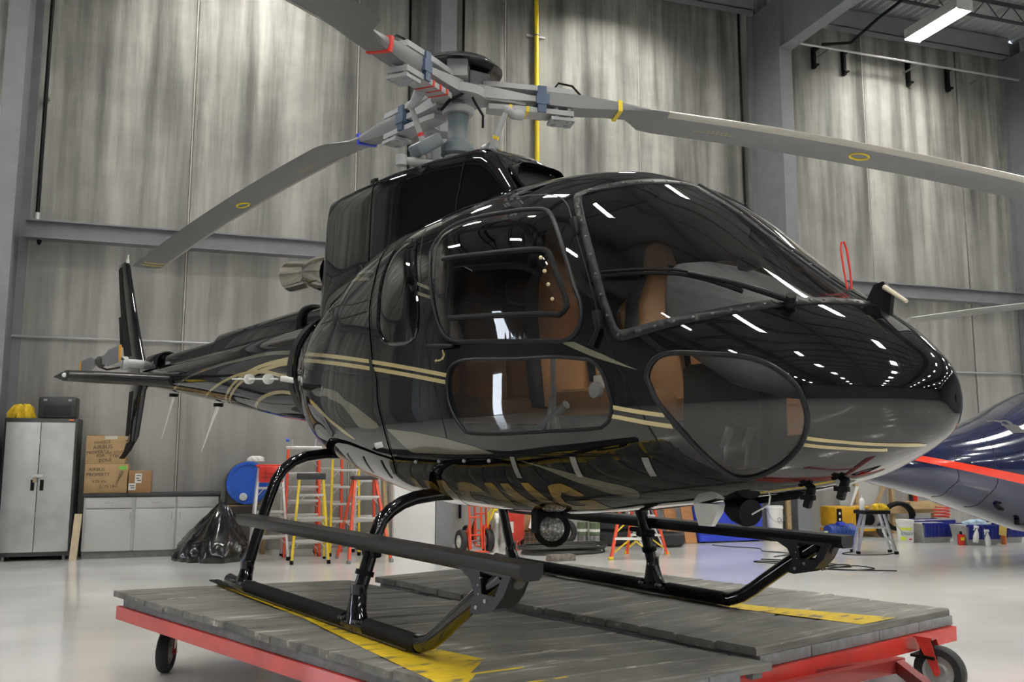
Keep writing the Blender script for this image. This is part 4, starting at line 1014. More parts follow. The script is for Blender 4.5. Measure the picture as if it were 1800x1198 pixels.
# ---- belly equipment
def facing(p,d): 
    R=Vector(d).to_track_quat('Z','Y').to_matrix().to_4x4(); R.translation=Vector(p); return R
T=facing((1.25,-.20,.505),(.72,-.62,-.10))
ll=obj('landing_light',MB().lathe([(.03,-.09),(.075,-.06),(.098,-.005),(.098,.012),(.078,.014)],n=24,M=T),dark,heli)
def lens_mat():
    m,nt,b=nodes_of('ribbed_lens'); tc=N(nt,'ShaderNodeTexCoord'); v=N(nt,'ShaderNodeTexVoronoi'); v.inputs['Scale'].default_value=70
    nt.links.new(tc.outputs['Object'],v.inputs['Vector']); r=ramp(nt,[(0,(.75,.75,.75)),(.5,(.28,.28,.29)),(1,(.12,.12,.12))]); nt.links.new(v.outputs['Distance'],r.inputs[0]); nt.links.new(r.outputs[0],b.inputs['Base Color'])
    b.inputs['Roughness'].default_value=.1; b.inputs['Metallic'].default_value=.5; return m
obj('lamp_lens',MB().lathe([(.078,.006),(.06,.018),(.03,.024),(.001,.026)],n=24,M=T),lens_mat(),ll)
obj('lamp_bracket',MB().box((1.22,-.17,.585),(.16,.12,.05),bev=.01).box((1.20,-.10,.54),(.05,.05,.10)).box((1.20,-.27,.54),(.05,.02,.12)),dark,ll)
fa=MB(); fa.loft([[Vector((2.25+a,-.14+b,.69)) for a,b in ((-.06,-.03),(.07,-.03),(.07,.03),(-.06,.03))],[Vector((2.25+a,-.14+b,.650)) for a,b in ((-.06,-.022),(.065,-.022),(.065,.022),(-.06,.022))],[Vector((2.25+a,-.14+b,.590)) for a,b in ((-.045,-.014),(.025,-.014),(.025,.014),(-.045,.014))]],smooth=False)
obj('belly_antenna',fa,white,heli)
obj('belly_antenna',MB().loft([[Vector((2.80+a,.08+b,.785)) for a,b in ((-.04,-.012),(.045,-.012),(.045,.012),(-.04,.012))],[Vector((2.79+a,.08+b,.705)) for a,b in ((-.02,-.008),(.025,-.008),(.025,.008),(-.02,.008))]],smooth=False),white,heli)
obj('searchlight_pod',MB().lathe([(.001,-.10),(.045,-.075),(.062,-.02),(.066,.05),(.058,.075),(.001,.07)],n=20,M=facing((2.36,-.05,.665),(.93,-.35,-.1))),dark,heli)
for x,y,z in ((2.74,-.10,.76),(2.88,-.08,.80)): obj('tow_clip',MB().box((x,y,z-.02),(.03,.03,.09),ry=.3,bev=.006).box((x,y-.01,z-.02),(.06,.02,.02)),dark,heli)
obj('drain_mast',MB().tube([(2.55,-.10,.735),(2.55,-.11,.70),(2.47,-.12,.655)],.004,6),white,heli)
obj('wire_cutter',MB().prism([(2.66,.755),(2.30,.70),(2.30,.675),(2.62,.725)],'Y',-.012,.012),dark,heli)
# nose-top wire cutter post, pitot stick and red remove-before-flight loop
pc=obj('cutter_post',MB().prism([(2.96,1.52),(3.06,1.45),(3.075,1.56),(3.04,1.60),(3.0,1.59)],'Y',-.014,.014),dark,heli)
obj('pitot_stick',MB().tube([(3.05,-.02,1.575),(3.16,-.06,1.50)],[.011,.008],8),mat('bone_plastic',(.55,.5,.38),rough=.5),pc)
obj('warning_loop',MB().tube([(x,y,z) for x,y,z in ((2.895,-.030,1.585),(2.885,-.034,1.66),(2.875,-.038,1.755),(2.877,-.034,1.783),(2.885,-.028,1.785),(2.892,-.020,1.75),(2.902,-.016,1.66),(2.905,-.016,1.585))],.0045,6),redtape,heli)
obj('windscreen_strap',MB().tube([tuple(p) for p in np.stack([np.linspace(2.10,3.0,24),np.zeros(24),FT(np.linspace(2.10,3.0,24))+.006],-1)],.010,6),trimd,heli)
# ---- skid gear
SKY=1.085
sk_path=[(-.93,.048),(-.80,.04),(1.30,.04),(1.40,.048),(1.48,.078),(1.56,.128),(1.66,.20),(1.80,.295),(2.00,.42)]
stepm=mat('step_satin_black',(.010,.010,.011),rough=.32,spec=.3,var=.1)
gripm=mat('grip_black',(.007,.007,.0075),rough=.8,var=.15,scale=60,bump=.1,spec=.2)
for s in (-1,1):
    y=s*SKY
    sk=obj('skid_tube',MB().tube([(x,y,z) for x,z in sk_path],.039,16),black,heli)
    obj('skid_grip',MB().tube([(-.62,y,.042),(.68,y,.042)],.0405,16,caps=False).tube([(.90,y,.042),(1.38,y,.042)],.0405,16,caps=False),gripm,sk)
    obj('skid_shoe',MB().box((.2,y,.006),(2.2,.05,.010),bev=.003),mat('worn_shoe',(.10,.08,.055),rough=.5,metal=.6,var=.3,scale=20),sk)
    obj('tail_strip',MB().loft([[Vector((x,y+w,z+h)) for w,h in ((-.03,0),(.03,0),(.03,.008),(-.03,.008))] for x,z in ((-.75,.012),(-.95,.006),(-1.10,.002),(-1.22,.004))],smooth=False),dark,sk)
    # struts of the two cross tubes
    for nm,x,pts in (('front',.775,[(-1.082,.06),(-1.072,.18),(-1.02,.345),(-.985,.47),(-.955,.54),(-.90,.59),(-.83,.628),(-.75,.652),(-.62,.668),(0,.672)]),('rear',-.71,[(-1.082,.06),(-1.06,.14),(-1.005,.335),(-.95,.53),(-.895,.69),(-.85,.755),(-.78,.81),(-.69,.845),(-.55,.864),(0,.868)])):
        st=obj('cross_tube',MB().tube([(x,-s*yy,z) for yy,z in pts],[.036]*len(pts),14),black,heli)
        o=MB(); y0,z0=pts[0]; y1,z1=pts[1]; y0*=-s; y1*=-s
        top=Vector((x,y1-s*.0,z1+.03)); 
        o.loft([ring_at((x,y1+(.002*s),z1+.05),(0,-s*.1,1),.042,12),ring_at((x,y1,z1),(0,-s*.1,1),.043,12)],cap0=True,cap1=False)
        # flared saddle: legs spread fore and aft over the skid tube
        R0=ring_at((x,y1,z1),(0,0,1),.043,12)
        R1=[Vector((x+(p.x-x)*2.6,y+(p.y-y1)*1.10,.045)) for p in R0]
        o.loft([R0,[a.lerp(b,.5) for a,b in zip(R0,[Vector((x+(p.x-x)*2.0,y+(p.y-y1)*1.05,.045)) for p in R0])],R1],cap0=False,cap1=True)
        sd=obj('saddle',o,black,st)
        bolts=MB()
        for bx in (-.085,-.06,.06,.085):
            for q in (-1,1): bolts.cyl((x+bx,y+q*.03,.058),(x+bx,y+q*.052,.062),.009,n=8)
        b=obj('saddle_bolts',bolts,mat('dark_bolt',(.09,.09,.095),rough=.4,metal=.5),st); b['kind']='stuff'
        if nm=='front':
            obj('strut_collar',MB().tube([(x,-s*yy,z) for yy,z in ((-1.045,.27),(-1.038,.295))],.048,14),dark,st)
            obj('strut_clamp',MB().box((x,-s*-1.005,.385),(.13,.05,.05),bev=.01).box((x-.09,-s*-1.01,.40),(.09,.04,.03),bev=.01),dark,st)
    # long step
    yo=y+s*.055; w=.16
    yi=y-s*.055
    ya,yb=sorted((y+s*.06,yi))
    stp=MB(); stp.loft([[Vector((x,a,z)) for a,z in ((ya,.480),(yb,.480),(yb,.472),(yb-.0,.440),(yb-.02,.415),(ya+.02,.415),(ya,.440),(ya,.472))] for x in (-.725,2.17)],smooth=False)
    step=obj('boarding_step',stp,stepm,heli)
    # bracket plates between step and skid nose, with a window in each
    for q,yy in enumerate((y-s*0+s*.048,y-s*.048)):
        outer=[(1.66,.44),(1.70,.475),(2.13,.475),(2.055,.345),(2.00,.29),(1.955,.27),(1.87,.25),(1.83,.255),(1.86,.33),(1.83,.385),(1.76,.42)]
        hole=[(1.897,.425),(2.045,.418),(2.0,.338),(1.91,.338)]
        vs2=[Vector(p) for p in outer+hole]; n1=len(outer); ed=[(i,(i+1)%n1) for i in range(n1)]+[(n1+i,n1+(i+1)%4) for i in range(4)]
        r=delaunay_2d_cdt(vs2,ed,[],0,1e-6,False); tv=np.array([(v.x,v.y) for v in r[0]]); tf=np.array([f for f in r[2]])
        cc=tv[tf].mean(1); tf=tf[inside(cc,np.array(outer))&~inside(cc,np.array(hole))]
        mb=MB(); t=.004
        for h in (-t,t): mb.add([(a,yy+h,b) for a,b in tv],[tuple(f) for f in tf])
        for loop in (outer,hole):
            m_=len(loop); mb.add([(a,yy-t,b) for a,b in loop]+[(a,yy+t,b) for a,b in loop],[(i,(i+1)%m_,m_+(i+1)%m_,m_+i) for i in range(m_)])
        pl=obj('step_bracket',mb,stepm,step)
        bl=MB()
        for bx,bz in ((1.936,.313),(1.875,.280)): bl.cyl((bx,yy-.008,bz),(bx,yy+.008,bz),.008,n=10)
        for bx,bz in [(1.74+.065*i,.458) for i in range(6)]+[(1.89,.335),(1.885,.37),(1.90,.40)]: bl.cyl((bx,yy-.006,bz),(bx,yy+.006,bz),.004,n=6)
        b=obj('bracket_bolts',bl,steel,step); b['kind']='stuff'
    web=MB(); r_=[(2.125,.47),(2.05,.34),(2.0,.29)]
    # closing web at the front with two lightening holes seen as short tubes
    web.loft([[Vector((x,y-.048,z)),Vector((x,y+.048,z)),Vector((x-.006,y+.048,z)),Vector((x-.006,y-.048,z))] for x,z in r_],smooth=False)
    obj('bracket_web',web,stepm,step)
    obj('lightening_hole',MB().lathe([(.026,.0),(.026,.010)],n=18,M=facing((2.086,y,.40),(.87,0,-.5))),mat('deck_seen_through',(.07,.07,.066),rough=.8),step)
    web2=MB().loft([[Vector((x,y-.048,z)),Vector((x,y+.048,z)),Vector((x-.006,y+.048,z)),Vector((x-.006,y-.048,z))] for x,z in ((1.885,.45),(1.90,.34))],smooth=False)
    obj('bracket_web',web2,stepm,step)
# ---- main rotor head
HZ=3.305
mast=obj('rotor_mast',MB().lathe([(.13,2.70),(.13,2.79),(.10,2.80),(.10,2.85),(.092,2.86),(.09,2.90)],n=28),mat('mast_base_light',(.45,.46,.47),rough=.35,metal=.4,var=.06),heli)
obj('mast_housing',MB().lathe([(.085,2.87),(.115,2.89),(.115,2.95),(.085,2.975),(.072,2.99),(.068,3.13),(.076,3.14),(.076,3.17),(.045,3.18),(.045,3.28)],n=28),mastg,mast)
obj('servo_arm',MB().box((-.02,-.24,2.91),(.12,.22,.09),rx=.6,bev=.015),mastg,mast)
obj('servo_arm',MB().box((.16,.18,2.90),(.10,.16,.07),rx=-.4,bev=.012),mastg,mast)
obj('pitch_bellcrank',MB().tube([(-.02,-.10,2.80),(-.03,-.30,2.79),(-.03,-.42,2.775)],[.03,.03,.025],10).cyl((-.03,-.42,2.74),(-.03,-.42,2.81),.035,n=12),hubg,mast)
obj('swashplate',MB().lathe([(.05,3.17),(.10,3.175),(.11,3.19),(.11,3.215),(.09,3.225),(.05,3.25)],n=28),hubg,mast)
obj('wire_harness',MB().tube([(.12,-.05,3.28),(.16,-.10,3.24),(.13,-.16,3.20),(.05,-.17,3.16),(-.02,-.15,3.19)],.012,6).tube([(.14,.02,3.26),(.20,.0,3.20),(.22,.05,3.12),(.15,.10,3.07)],.009,6),dark,mast)
# star plate
AZ=[math.radians(a) for a in (184.4,63.6,-62.0)]
star=MB(); k=72; prof=[]
for j in range(k):
    a=2*math.pi*j/k; d=min(abs((a-z+math.pi)%(2*math.pi)-math.pi) for z in AZ)
    lobe=math.exp(-(d/.22)**2); prof.append((a,.19+.30*lobe))
vs_=[(r*math.cos(a),r*math.sin(a),HZ+.030) for a,r in prof]+[(r*math.cos(a),r*math.sin(a),HZ-.030) for a,r in prof]
star.add(vs_,[tuple(range(k)),tuple(range(2*k-1,k-1,-1))]+[(j,k+j,k+(j+1)%k,(j+1)%k) for j in range(k)])
obj('star_plate',star,hubg,mast)
# dish on top with weights under it
dish=obj('vibration_dish',MB().lathe([(.001,3.545),(.14,3.541),(.25,3.520),(.30,3.478),(.30,3.470),(.24,3.500),(.12,3.512),(.001,3.512)],n=40),mat('dish_black',(.008,.008,.009),rough=.25,coat=.5),heli)
obj('dish_post',MB().cyl((0,0,3.33),(0,0,3.52),.075,n=20),hubg,dish)
for a in (-38,82,202): 
    q=math.radians(a); obj('spring_weight',MB().box((.13*math.cos(q),.13*math.sin(q),3.43),(.16,.14,.12),rz=q,bev=.008),hubg,dish)
# ---- blades and sleeves
def zdroop(r): return HZ-.431*(r/5.345)**2+.02
for bi,a in enumerate(AZ):
    ca,sa=math.cos(a),math.sin(a)
    rad=Vector((ca,sa,0)); le=Vector((sa,-ca,0))      # leading edge side (rotor turns clockwise seen from above)
    tape=(bluetape,yeltape,redtape)[bi]
    pitch=math.radians(6.0)
    def P(r,f,up,tw=True):
        """point at radius r, f metres towards the leading edge, up metres"""
        cp,sp_=(math.cos(pitch),math.sin(pitch)) if tw else (1,0)
        return rad*r+le*(f*cp-up*sp_)+Vector((0,0,zdroop(r)+(-.025,0,-.06*r)[bi]+f*sp_+up*cp))
    # sleeve: two flat plates above and below the star arm
    sl=MB()
    for h,r0,r1 in ((.072,.16,.80),(-.085,.20,.80)):
        sl.loft([[P(r,f,h+u,False) for f,u in ((-w,-.018),(w,-.018),(w,.018),(-w,.018))] for r,w in ((r0,.055),(r0+.10,.066),(.62,.07),(r1,.07))],smooth=False)
    sv=obj('blade_sleeve',sl,hubg,heli)
    obj('frequency_adapter',MB().loft([[P(r,f,u,False) for f,u in ((-.086,-.10),(.086,-.10),(.086,.085),(-.086,.085))] for r in (.54,.60)],smooth=False).loft([[P(r,f,u,False) for f,u in ((-.09,-.045),(.09,-.045),(.09,.03),(-.09,.03))] for r in (.53,.62)],smooth=False),hubblue,sv)
    obj('star_arm',MB().loft([[P(r,f,u,False) for f,u in ((-w,-t),(w,-t),(w,t),(-w,t))] for r,w,t in ((.12,.10,.045),(.3,.075,.035),(.5,.055,.02),(.62,.07,.02))],smooth=True),hubg,sv)
    pn=MB()
    for r in (.68,.77):
        for f in (-.04,.04): pn.cyl(P(r,f,-.15,False),P(r,f,.095,False),.018,n=10)
    pn.loft([[P(r,f,u,False) for f,u in ((-.072,-.140),(.072,-.140),(.072,-.118),(-.072,-.118))] for r in (.64,.81)],smooth=False)
    obj('blade_pins',pn,hubg,sv)
    obj('pin_cable',MB().tube([P(.66,0,.09,False),P(.70,.02,.145,False),P(.80,.02,.135,False),P(.90,0,.05,False)],.008,6),dark,sv)
    # pitch horn and link
    hz=HZ-.14
    ho=rad*.30+le*.20+Vector((0,0,hz)); hm_=rad*.42+le*.06+Vector((0,0,HZ-.11))
    obj('pitch_horn',MB().tube([hm_,hm_.lerp(ho,.5)+Vector((0,0,-.02)),ho],[.04,.032,.026],10).sphere(ho,.03,10,8),hubg,sv)
    lo=Vector((ho.x*.60,ho.y*.60,2.83))
    obj('pitch_link',MB().tube([ho,ho.lerp(lo,.15),ho.lerp(lo,.85),lo],[.014,.02,.02,.014],10),hubg,sv)
    obj('link_tape',MB().tube([ho.lerp(lo,.52),ho.lerp(lo,.58)],.0225,10),(redtape,yeltape,redtape)[bi],sv)
    # tape marks on the lower plate
    if bi:
        tm_=MB()
        for r in ((.34,.46) if bi==1 else (.28,.37,.46)):
            tm_.loft([[P(rr,f,u,False) for f,u in ((-.0715,-.1045),(.0715,-.1045),(.0715,-.0655),(-.0715,-.0655))] for rr in (r,r+.022)],smooth=False)
        o=obj('tape_marks',tm_,tape,sv); o['kind']='stuff'
    # blade: square root cuff blending into the aerofoil
    st=[(.60,.075,.075,.105),(.86,.075,.075,.10),(1.06,.08,.075,.075),(1.22,.085,.10,.055),(1.36,.085,.24,.044),(1.48,.085,.265,.042),(5.30,.085,.265,.038),(5.345,.085,.262,.036)]
    R=[]
    for r,fl_,fr_,t in st:
        ring=[]; c=fl_+fr_; blend=min(1,max(0,(r-1.0)/.40))
        fo=foil(c,t*1.6,8); n_=len(fo)
        for j,(x,u) in enumerate(fo):
            bx=[(0,.0)]
            # square section with the same point count
            q=j/n_; 
            s4=q*4; 
            if q<.06 or q>.94: sx,su=0,(t/2)*(q/.06 if q<.06 else -(1-q)/.06)
            elif q<.47: sx,su=(q-.06)/.41*c,t/2
            elif q<=.53: sx,su=c,(t/2)*(1-(q-.47)/.06*2)
            else: sx,su=(1-(q-.53)/.41)*c,-t/2
            ring.append(P(r,fl_-(sx*(1-blend)+x*blend),su*(1-blend)+u*blend))
        R.append(ring)
    # subdivide the long span so the droop curves
    RR=[]; 
    for i in range(len(st)-1):
        nseg=14 if st[i+1][0]-st[i][0]>2 else 1
        for q in range(nseg):
            t=q/nseg; r=st[i][0]+(st[i+1][0]-st[i][0])*t
            if nseg==1: RR.append(R[i])
            else: RR.append([P(r,st[i][1]-x,u) for x,u in foil(st[i][1]+st[i][2],st[i][3]*1.6,8)])
    RR.append(R[-1])
    bl=obj('rotor_blade',MB().loft(RR,smooth=True),bladeg,heli)
    # leading-edge steel strip
    ls=MB(); seg=[]
    for q in range(15):
        r=1.5+(5.32-1.5)*q/14; seg.append([P(r,.085-x,u*1.06+(.0006 if u>=0 else -.0006)) for x,u in [(.05,.0185),(.02,.0155),(.006,.009),(-.0015,0),(.006,-.009),(.02,-.0155),(.05,-.0185)]])
    obj('leading_edge_strip',ls.loft(seg,closed=False,cap0=False,cap1=False),mat('leading_edge_pale',(.42,.40,.36),rough=.35,metal=.2),bl)
    # yellow ring mark, tape band, tip lines
    rm=[]
    for q in range(24):
        g=2*math.pi*q/24; rm.append(P(3.085+.075*math.cos(g),-.075+.05*math.sin(g),-.0215))
    obj('ring_mark',MB().tube(rm,.009,6,closed=True),yeltape,bl)
    for r in (5.16,5.24): obj('tip_line',MB().tube([P(r,-.20,-.012),P(r,-.06,-.022),P(r,.02,-.022)],.004,5),yeltape,bl)
    r0=(1.12,1.12,.98)[bi]
    obj('tape_band',MB().loft([[P(r,.081-x,u*(.041,.041,.048)[bi]) for x,u in ((-.004,1),(-.004,-1),(.163,-1),(.163,1))] for r in (r0,r0+.03)],smooth=False),tape,bl)
    o=obj('blade_stencil',MB(),yeltape,bl)
    mbt=MB()
    for q in range(9):
        r=1.75+.035*q; mbt.add([P(r,-.10,-.0225),P(r+.022,-.10,-.0225),P(r+.022,-.088,-.0225),P(r,-.088,-.0225)],[(0,1,2,3)]); 
        if q<5: mbt.add([P(r+.1,-.07,-.0225),P(r+.122,-.07,-.0225),P(r+.122,-.06,-.0225),P(r+.1,-.06,-.0225)],[(0,1,2,3)])
    o.data=mbt.mesh('blade_stencil'); o.data.materials.append(mat('faded_yellow',(.42,.38,.12),rough=.5)); o['kind']='stuff'
# ---- cabin
def half_at(x,z): 
    q=np.array(float(x)); t=abs((z-FM(q))/(FM(q)-FB(q))); return float(FW(q)*max(0,1-t**FL(q))**(1/FL(q)))
cab=obj('cabin_floor',MB().loft([[Vector((x,s*(half_at(x,.82)-.06),z)) for s,z in ((-1,.82),(1,.82),(1,.85),(-1,.85))] for x in (.45,.9,1.4,1.9,2.2,2.45,2.62,2.72)],smooth=False),cabg,heli)
obj('cabin_bulkhead',MB().loft([[Vector((x,y,z)) for y,z in [(s*abs(p[1])*.95,1.2+(p[2]-1.2)*.95) for s,p in [(-1,q) for q in surf(np.full(30,.42),np.linspace(-88,88,30))]+[(1,q) for q in surf(np.full(30,.42),np.linspace(88,-88,30))]]] for x in (.40,.44)],smooth=False),liner,heli)
def seat(x,y,rec,w,name='pilot_seat'):
    s0=MB(); s0.box((x+.28,y,1.13),(.50,w,.14),bev=.05)
    root=obj(name,s0,tan,heli)
    # backrest: rounded shell, narrow at shoulder and head
    R=[]
    for z,ww,t in ((1.12,w*.48,.07),(1.3,w*.52,.08),(1.55,w*.52,.075),(1.72,w*.47,.07),(1.80,w*.36,.06),(1.88,w*.25,.055),(1.98,w*.24,.05),(2.06,w*.18,.04),(2.09,w*.08,.03)):
        xx=x-(z-1.12)*rec; R.append([Vector((xx+t*math.copysign(abs(math.cos(a))**.7,math.cos(a)),y+ww*math.copysign(abs(math.sin(a))**.6,math.sin(a)),z)) for a in [2*math.pi*j/20 for j in range(20)]])
    obj('backrest',MB().loft(R),tan,root)
    sh=[[Vector((p.x-.035,y+(p.y-y)*1.12,p.z)) for p in r] for r in R[:6]]
    obj('seat_shell',MB().loft(sh),cabg,root)
    obj('harness_strap',MB().loft([[Vector((x-(z-1.12)*rec+d,y+o_+q,z)) for q in (-.025,.025)] for z,d,o_ in ((1.25,.105,.05),(1.5,.10,.04),(1.8,.08,.03),(1.95,.07,.01))],closed=False,cap0=False,cap1=False,smooth=False),dark,root)
    obj('seat_leg',MB().box((x+.25,y-w*.4,.93),(.45,.03,.28)),steel,root); obj('seat_leg',MB().box((x+.25,y+w*.4,.93),(.45,.03,.28)),steel,root)
    return root
seat(1.60,-.37,.10,.40); seat(1.56,.40,.10,.46)
rbn=obj('passenger_bench',MB().box((.78,0,1.12),(.50,1.40,.16),bev=.06),tan,heli)
for y in (-.52,-.17,.17,.52): obj('backrest',MB().box((.55,y,1.48),(.12,.33,.62),bev=.05,ry=-.08),tan,rbn); obj('headrest',MB().box((.50,y,1.90),(.08,.22,.16),bev=.035),tan,rbn)
obj('bench_base',MB().box((.78,0,.93),(.42,1.3,.24)),cabg,rbn)
# instrument hood and console
R=[]
for x,w,z0,z1 in ((2.74,.16,1.15,1.50),(2.60,.28,1.15,1.61),(2.42,.34,1.2,1.72),(2.26,.35,1.3,1.79),(2.15,.34,1.38,1.80),(2.12,.32,1.40,1.79)):
    R.append([Vector((x,.05+w*math.copysign(abs(math.cos(a))**.5,math.cos(a)),z0+(z1-z0)*(.5+.5*math.copysign(abs(math.sin(a))**.5,math.sin(a))))) for a in [2*math.pi*j/28 for j in range(28)]])
hood_=obj('instrument_hood',MB().loft(R),mat('hood_grey',(.20,.205,.21),rough=.55,var=.08,scale=25),heli)
obj('instrument_panel',MB().box((2.115,.05,1.58),(.02,.58,.34)),mat('panel_black',(.02,.02,.02),rough=.5),hood_)
obj('compass',MB().box((2.40,-.02,1.765),(.09,.07,.05),bev=.015),dark,hood_)
obj('console',MB().box((2.25,.05,1.08),(.45,.22,.5),bev=.03),cabg,heli)
for y in (-.40,.40):
    cy=obj('cyclic_stick',MB().tube([(2.02,y,.82),(2.05,y,1.05),(1.96,y,1.22),(1.94,y,1.32)],[.014,.014,.014,.022],8),dark,heli)
    for q in (-.1,.1): obj('pedal',MB().box((2.56,y*.8+q*.7,.98),(.015,.045,.09),ry=.4,bev=.004).tube([(2.56,y*.8+q*.7,.98),(2.54,y*.8+q*.7,.85)],.008,6),steel,heli)
obj('collective_lever',MB().tube([(1.45,-.66,.90),(1.75,-.66,1.05),(1.88,-.66,1.12)],[.014,.014,.02],8),alu,heli)
obj('headset',MB().torus((1.44,-.40,1.93),.10,.012,axis='X').sphere((1.46,-.50,1.86),.045,10,8).sphere((1.46,-.30,1.86),.045,10,8),dark,heli)
obj('seat_papers',MB().box((1.86,-.30,1.24),(.20,.16,.06),rz=.2).box((1.87,-.30,1.30),(.18,.14,.03),rz=.1),white,heli)
obj('wound_cable_disc',MB().lathe([(.035,-.012),(.038,0),(.035,.012)],axis='Y',c=(2.03,-.62,1.18),n=18),white,heli)
obj('door_post',MB().tube([(1.16,-.80,1.0),(1.14,-.82,1.5),(1.06,-.74,2.05)],.022,8),liner,heli)
obj('sill_pad',MB().box((1.95,-.62,.875),(.35,.12,.03),bev=.01),redp,heli)
obj('seat_tripod',MB().tube([(1.72,-.66,.85),(1.78,-.66,1.16)],.012,6).tube([(1.88,-.66,.85),(1.78,-.66,1.16)],.012,6).tube([(1.80,-.66,.86),(1.76,-.64,1.42)],.012,6),alu,heli)
# ================================================================== things along the back wall
def bar3(a,b,w,d):
    """square bar from a to b"""
    a,b=Vector(a),Vector(b); t=(b-a).normalized(); up=Vector((0,1,0)) if abs(t.y)<.9 else Vector((1,0,0))
    s=t.cross(up).normalized(); u=s.cross(t); return [[p+s*(i*w/2)+u*(j*d/2) for i,j in ((-1,-1),(1,-1),(1,1),(-1,1))] for p in (a,b)]
def barm(a,b,w,d): return MB().loft(bar3(a,b,w,d),smooth=False)
greym=mat('cabinet_grey_laminate',(.48,.485,.48),rough=.45,var=.05,scale=3)
darkst=mat('charcoal_steel',(.035,.036,.038),rough=.45,var=.1)
def diamond():
    m,nt,b=nodes_of('diamond_plate')
    tc=N(nt,'ShaderNodeTexCoord'); mp=N(nt,'ShaderNodeMapping'); mp.inputs['Scale'].default_value=(34,34,34); mp.inputs['Rotation'].default_value=(0,math.radians(45),0)
    nt.links.new(tc.outputs['Object'],mp.inputs[0]); w=N(nt,'ShaderNodeTexWave'); w.wave_type='BANDS'; w.bands_direction='X'; w.inputs['Scale'].default_value=.6
    w2=N(nt,'ShaderNodeTexWave'); w2.wave_type='BANDS'; w2.bands_direction='Z'; w2.inputs['Scale'].default_value=.6
    nt.links.new(mp.outputs[0],w.inputs['Vector']); nt.links.new(mp.outputs[0],w2.inputs['Vector'])
    ml=N(nt,'ShaderNodeMath'); ml.operation='MULTIPLY'; nt.links.new(w.outputs['Fac'],ml.inputs[0]); nt.links.new(w2.outputs['Fac'],ml.inputs[1])
    bp=N(nt,'ShaderNodeBump'); bp.inputs['Strength'].default_value=.6; bp.inputs['Distance'].default_value=.004; nt.links.new(ml.outputs[0],bp.inputs['Height']); nt.links.new(bp.outputs[0],b.inputs['Normal'])
    nz=N(nt,'ShaderNodeTexNoise'); nz.inputs['Scale'].default_value=2.5; nt.links.new(tc.outputs['Object'],nz.inputs['Vector']); r=ramp(nt,[(.3,(.42,.43,.44)),(.7,(.56,.57,.58))]); nt.links.new(nz.outputs['Fac'],r.inputs[0]); nt.links.new(r.outputs[0],b.inputs['Base Color'])
    b.inputs['Roughness'].default_value=.38; b.inputs['Metallic'].default_value=.35; return m
dia=diamond()
# --- tall cabinet
c=thing('tall_cabinet','tall two-door steel cabinet with diamond-plate doors and a padlock','cabinet',RL(-.60,-.38))
H=1.86
obj('body',MB().box((0,0,H/2+.03),(.88,.46,H-.06),bev=.006),darkst,c)
for s in (-1,1):
    d=obj('door',MB().box((s*.208,-.242,H/2+.03),(.408,.03,H-.17),bev=.004),dia,c)
    obj('handle',MB().box((s*.055,-.262,.98),(.045,.018,.14),bev=.006),dark,d)
obj('hasp',MB().box((.0,-.266,1.10),(.13,.016,.04),bev=.004),alu,c); obj('padlock',MB().box((-.03,-.272,1.04),(.045,.02,.05),bev=.006).torus((-.03,-.272,1.075),.015,.005,axis='Y',n=14,m=6),mat('brass',(.45,.38,.22),rough=.35,metal=.8),c)
for sx in (-.36,.36):
    for sy in (-.18,.18): obj('foot',MB().cyl((sx,sy,0),(sx,sy,.065),.022,n=10),steel,c)
obj('badge',MB().box((.36,-.242,1.84),(.06,.006,.02)),mat('orange_badge',(.6,.15,.04),rough=.5),c)
# crumpled yellow cloth on top
def heap(name,label,cat,M,rx,ry,h,m,seed,n=26,k=14,lob=.18,fold=.05,peak=(0,0)):
    """soft crumpled lump resting on its base"""
    rnd=random.Random(seed); ph=[rnd.uniform(0,6.28) for _ in range(8)]; R=[]
    for i in range(k+1):
        t=i/k; z=h*math.sin(t*math.pi/2)**.9; s=math.cos(t*math.pi/2)**.55
        ring=[]
        for j in range(n):
            a=2*math.pi*j/n
            q=1+lob*math.sin(2*a+ph[0])+lob*.6*math.sin(3*a+ph[1]+t*2)+fold*math.sin(7*a+ph[2]+5*t)+fold*math.sin(11*a+ph[3]-4*t)+rnd.uniform(-fold,fold)*.6
            zz=z+h*fold*1.2*math.sin(5*a+ph[4]+3*t)*(1 if 0<i<k else 0)
            ring.append(Vector((rx*s*q*math.cos(a)+peak[0]*t,ry*s*q*math.sin(a)+peak[1]*t,max(0,zz) if i else 0)))
        R.append(ring)
    o=obj(name,MB().loft(R,cap1=True,smooth=True),m,None,M); return tag(o,label,cat)
yclo=mat('yellow_cloth',(.72,.48,.02),rough=.8,var=.2,scale=12,bump=.3)
heap('jacket','crumpled yellow cloth lying on top of the tall steel cabinet','cloth',RL(-.87,-.42,1.862),.135,.12,.18,yclo,3,fold=.09)
k_=thing('tool_case','black plastic tool case with grey latches on the tall steel cabinet','case',RL(-.43,-.42,1.862))
obj('shell',MB().box((0,0,.145),(.47,.30,.29),bev=.03),mat('black_plastic',(.018,.018,.02),rough=.45,var=.1),k_)
obj('recess',MB().box((0,-.148,.11),(.33,.012,.14),bev=.004),mat('black_hollow',(.006,.006,.006),rough=.7),k_)
for s in (-1,1): obj('latch',MB().box((s*.15,-.152,.245),(.045,.012,.03),bev=.004),steel,k_)
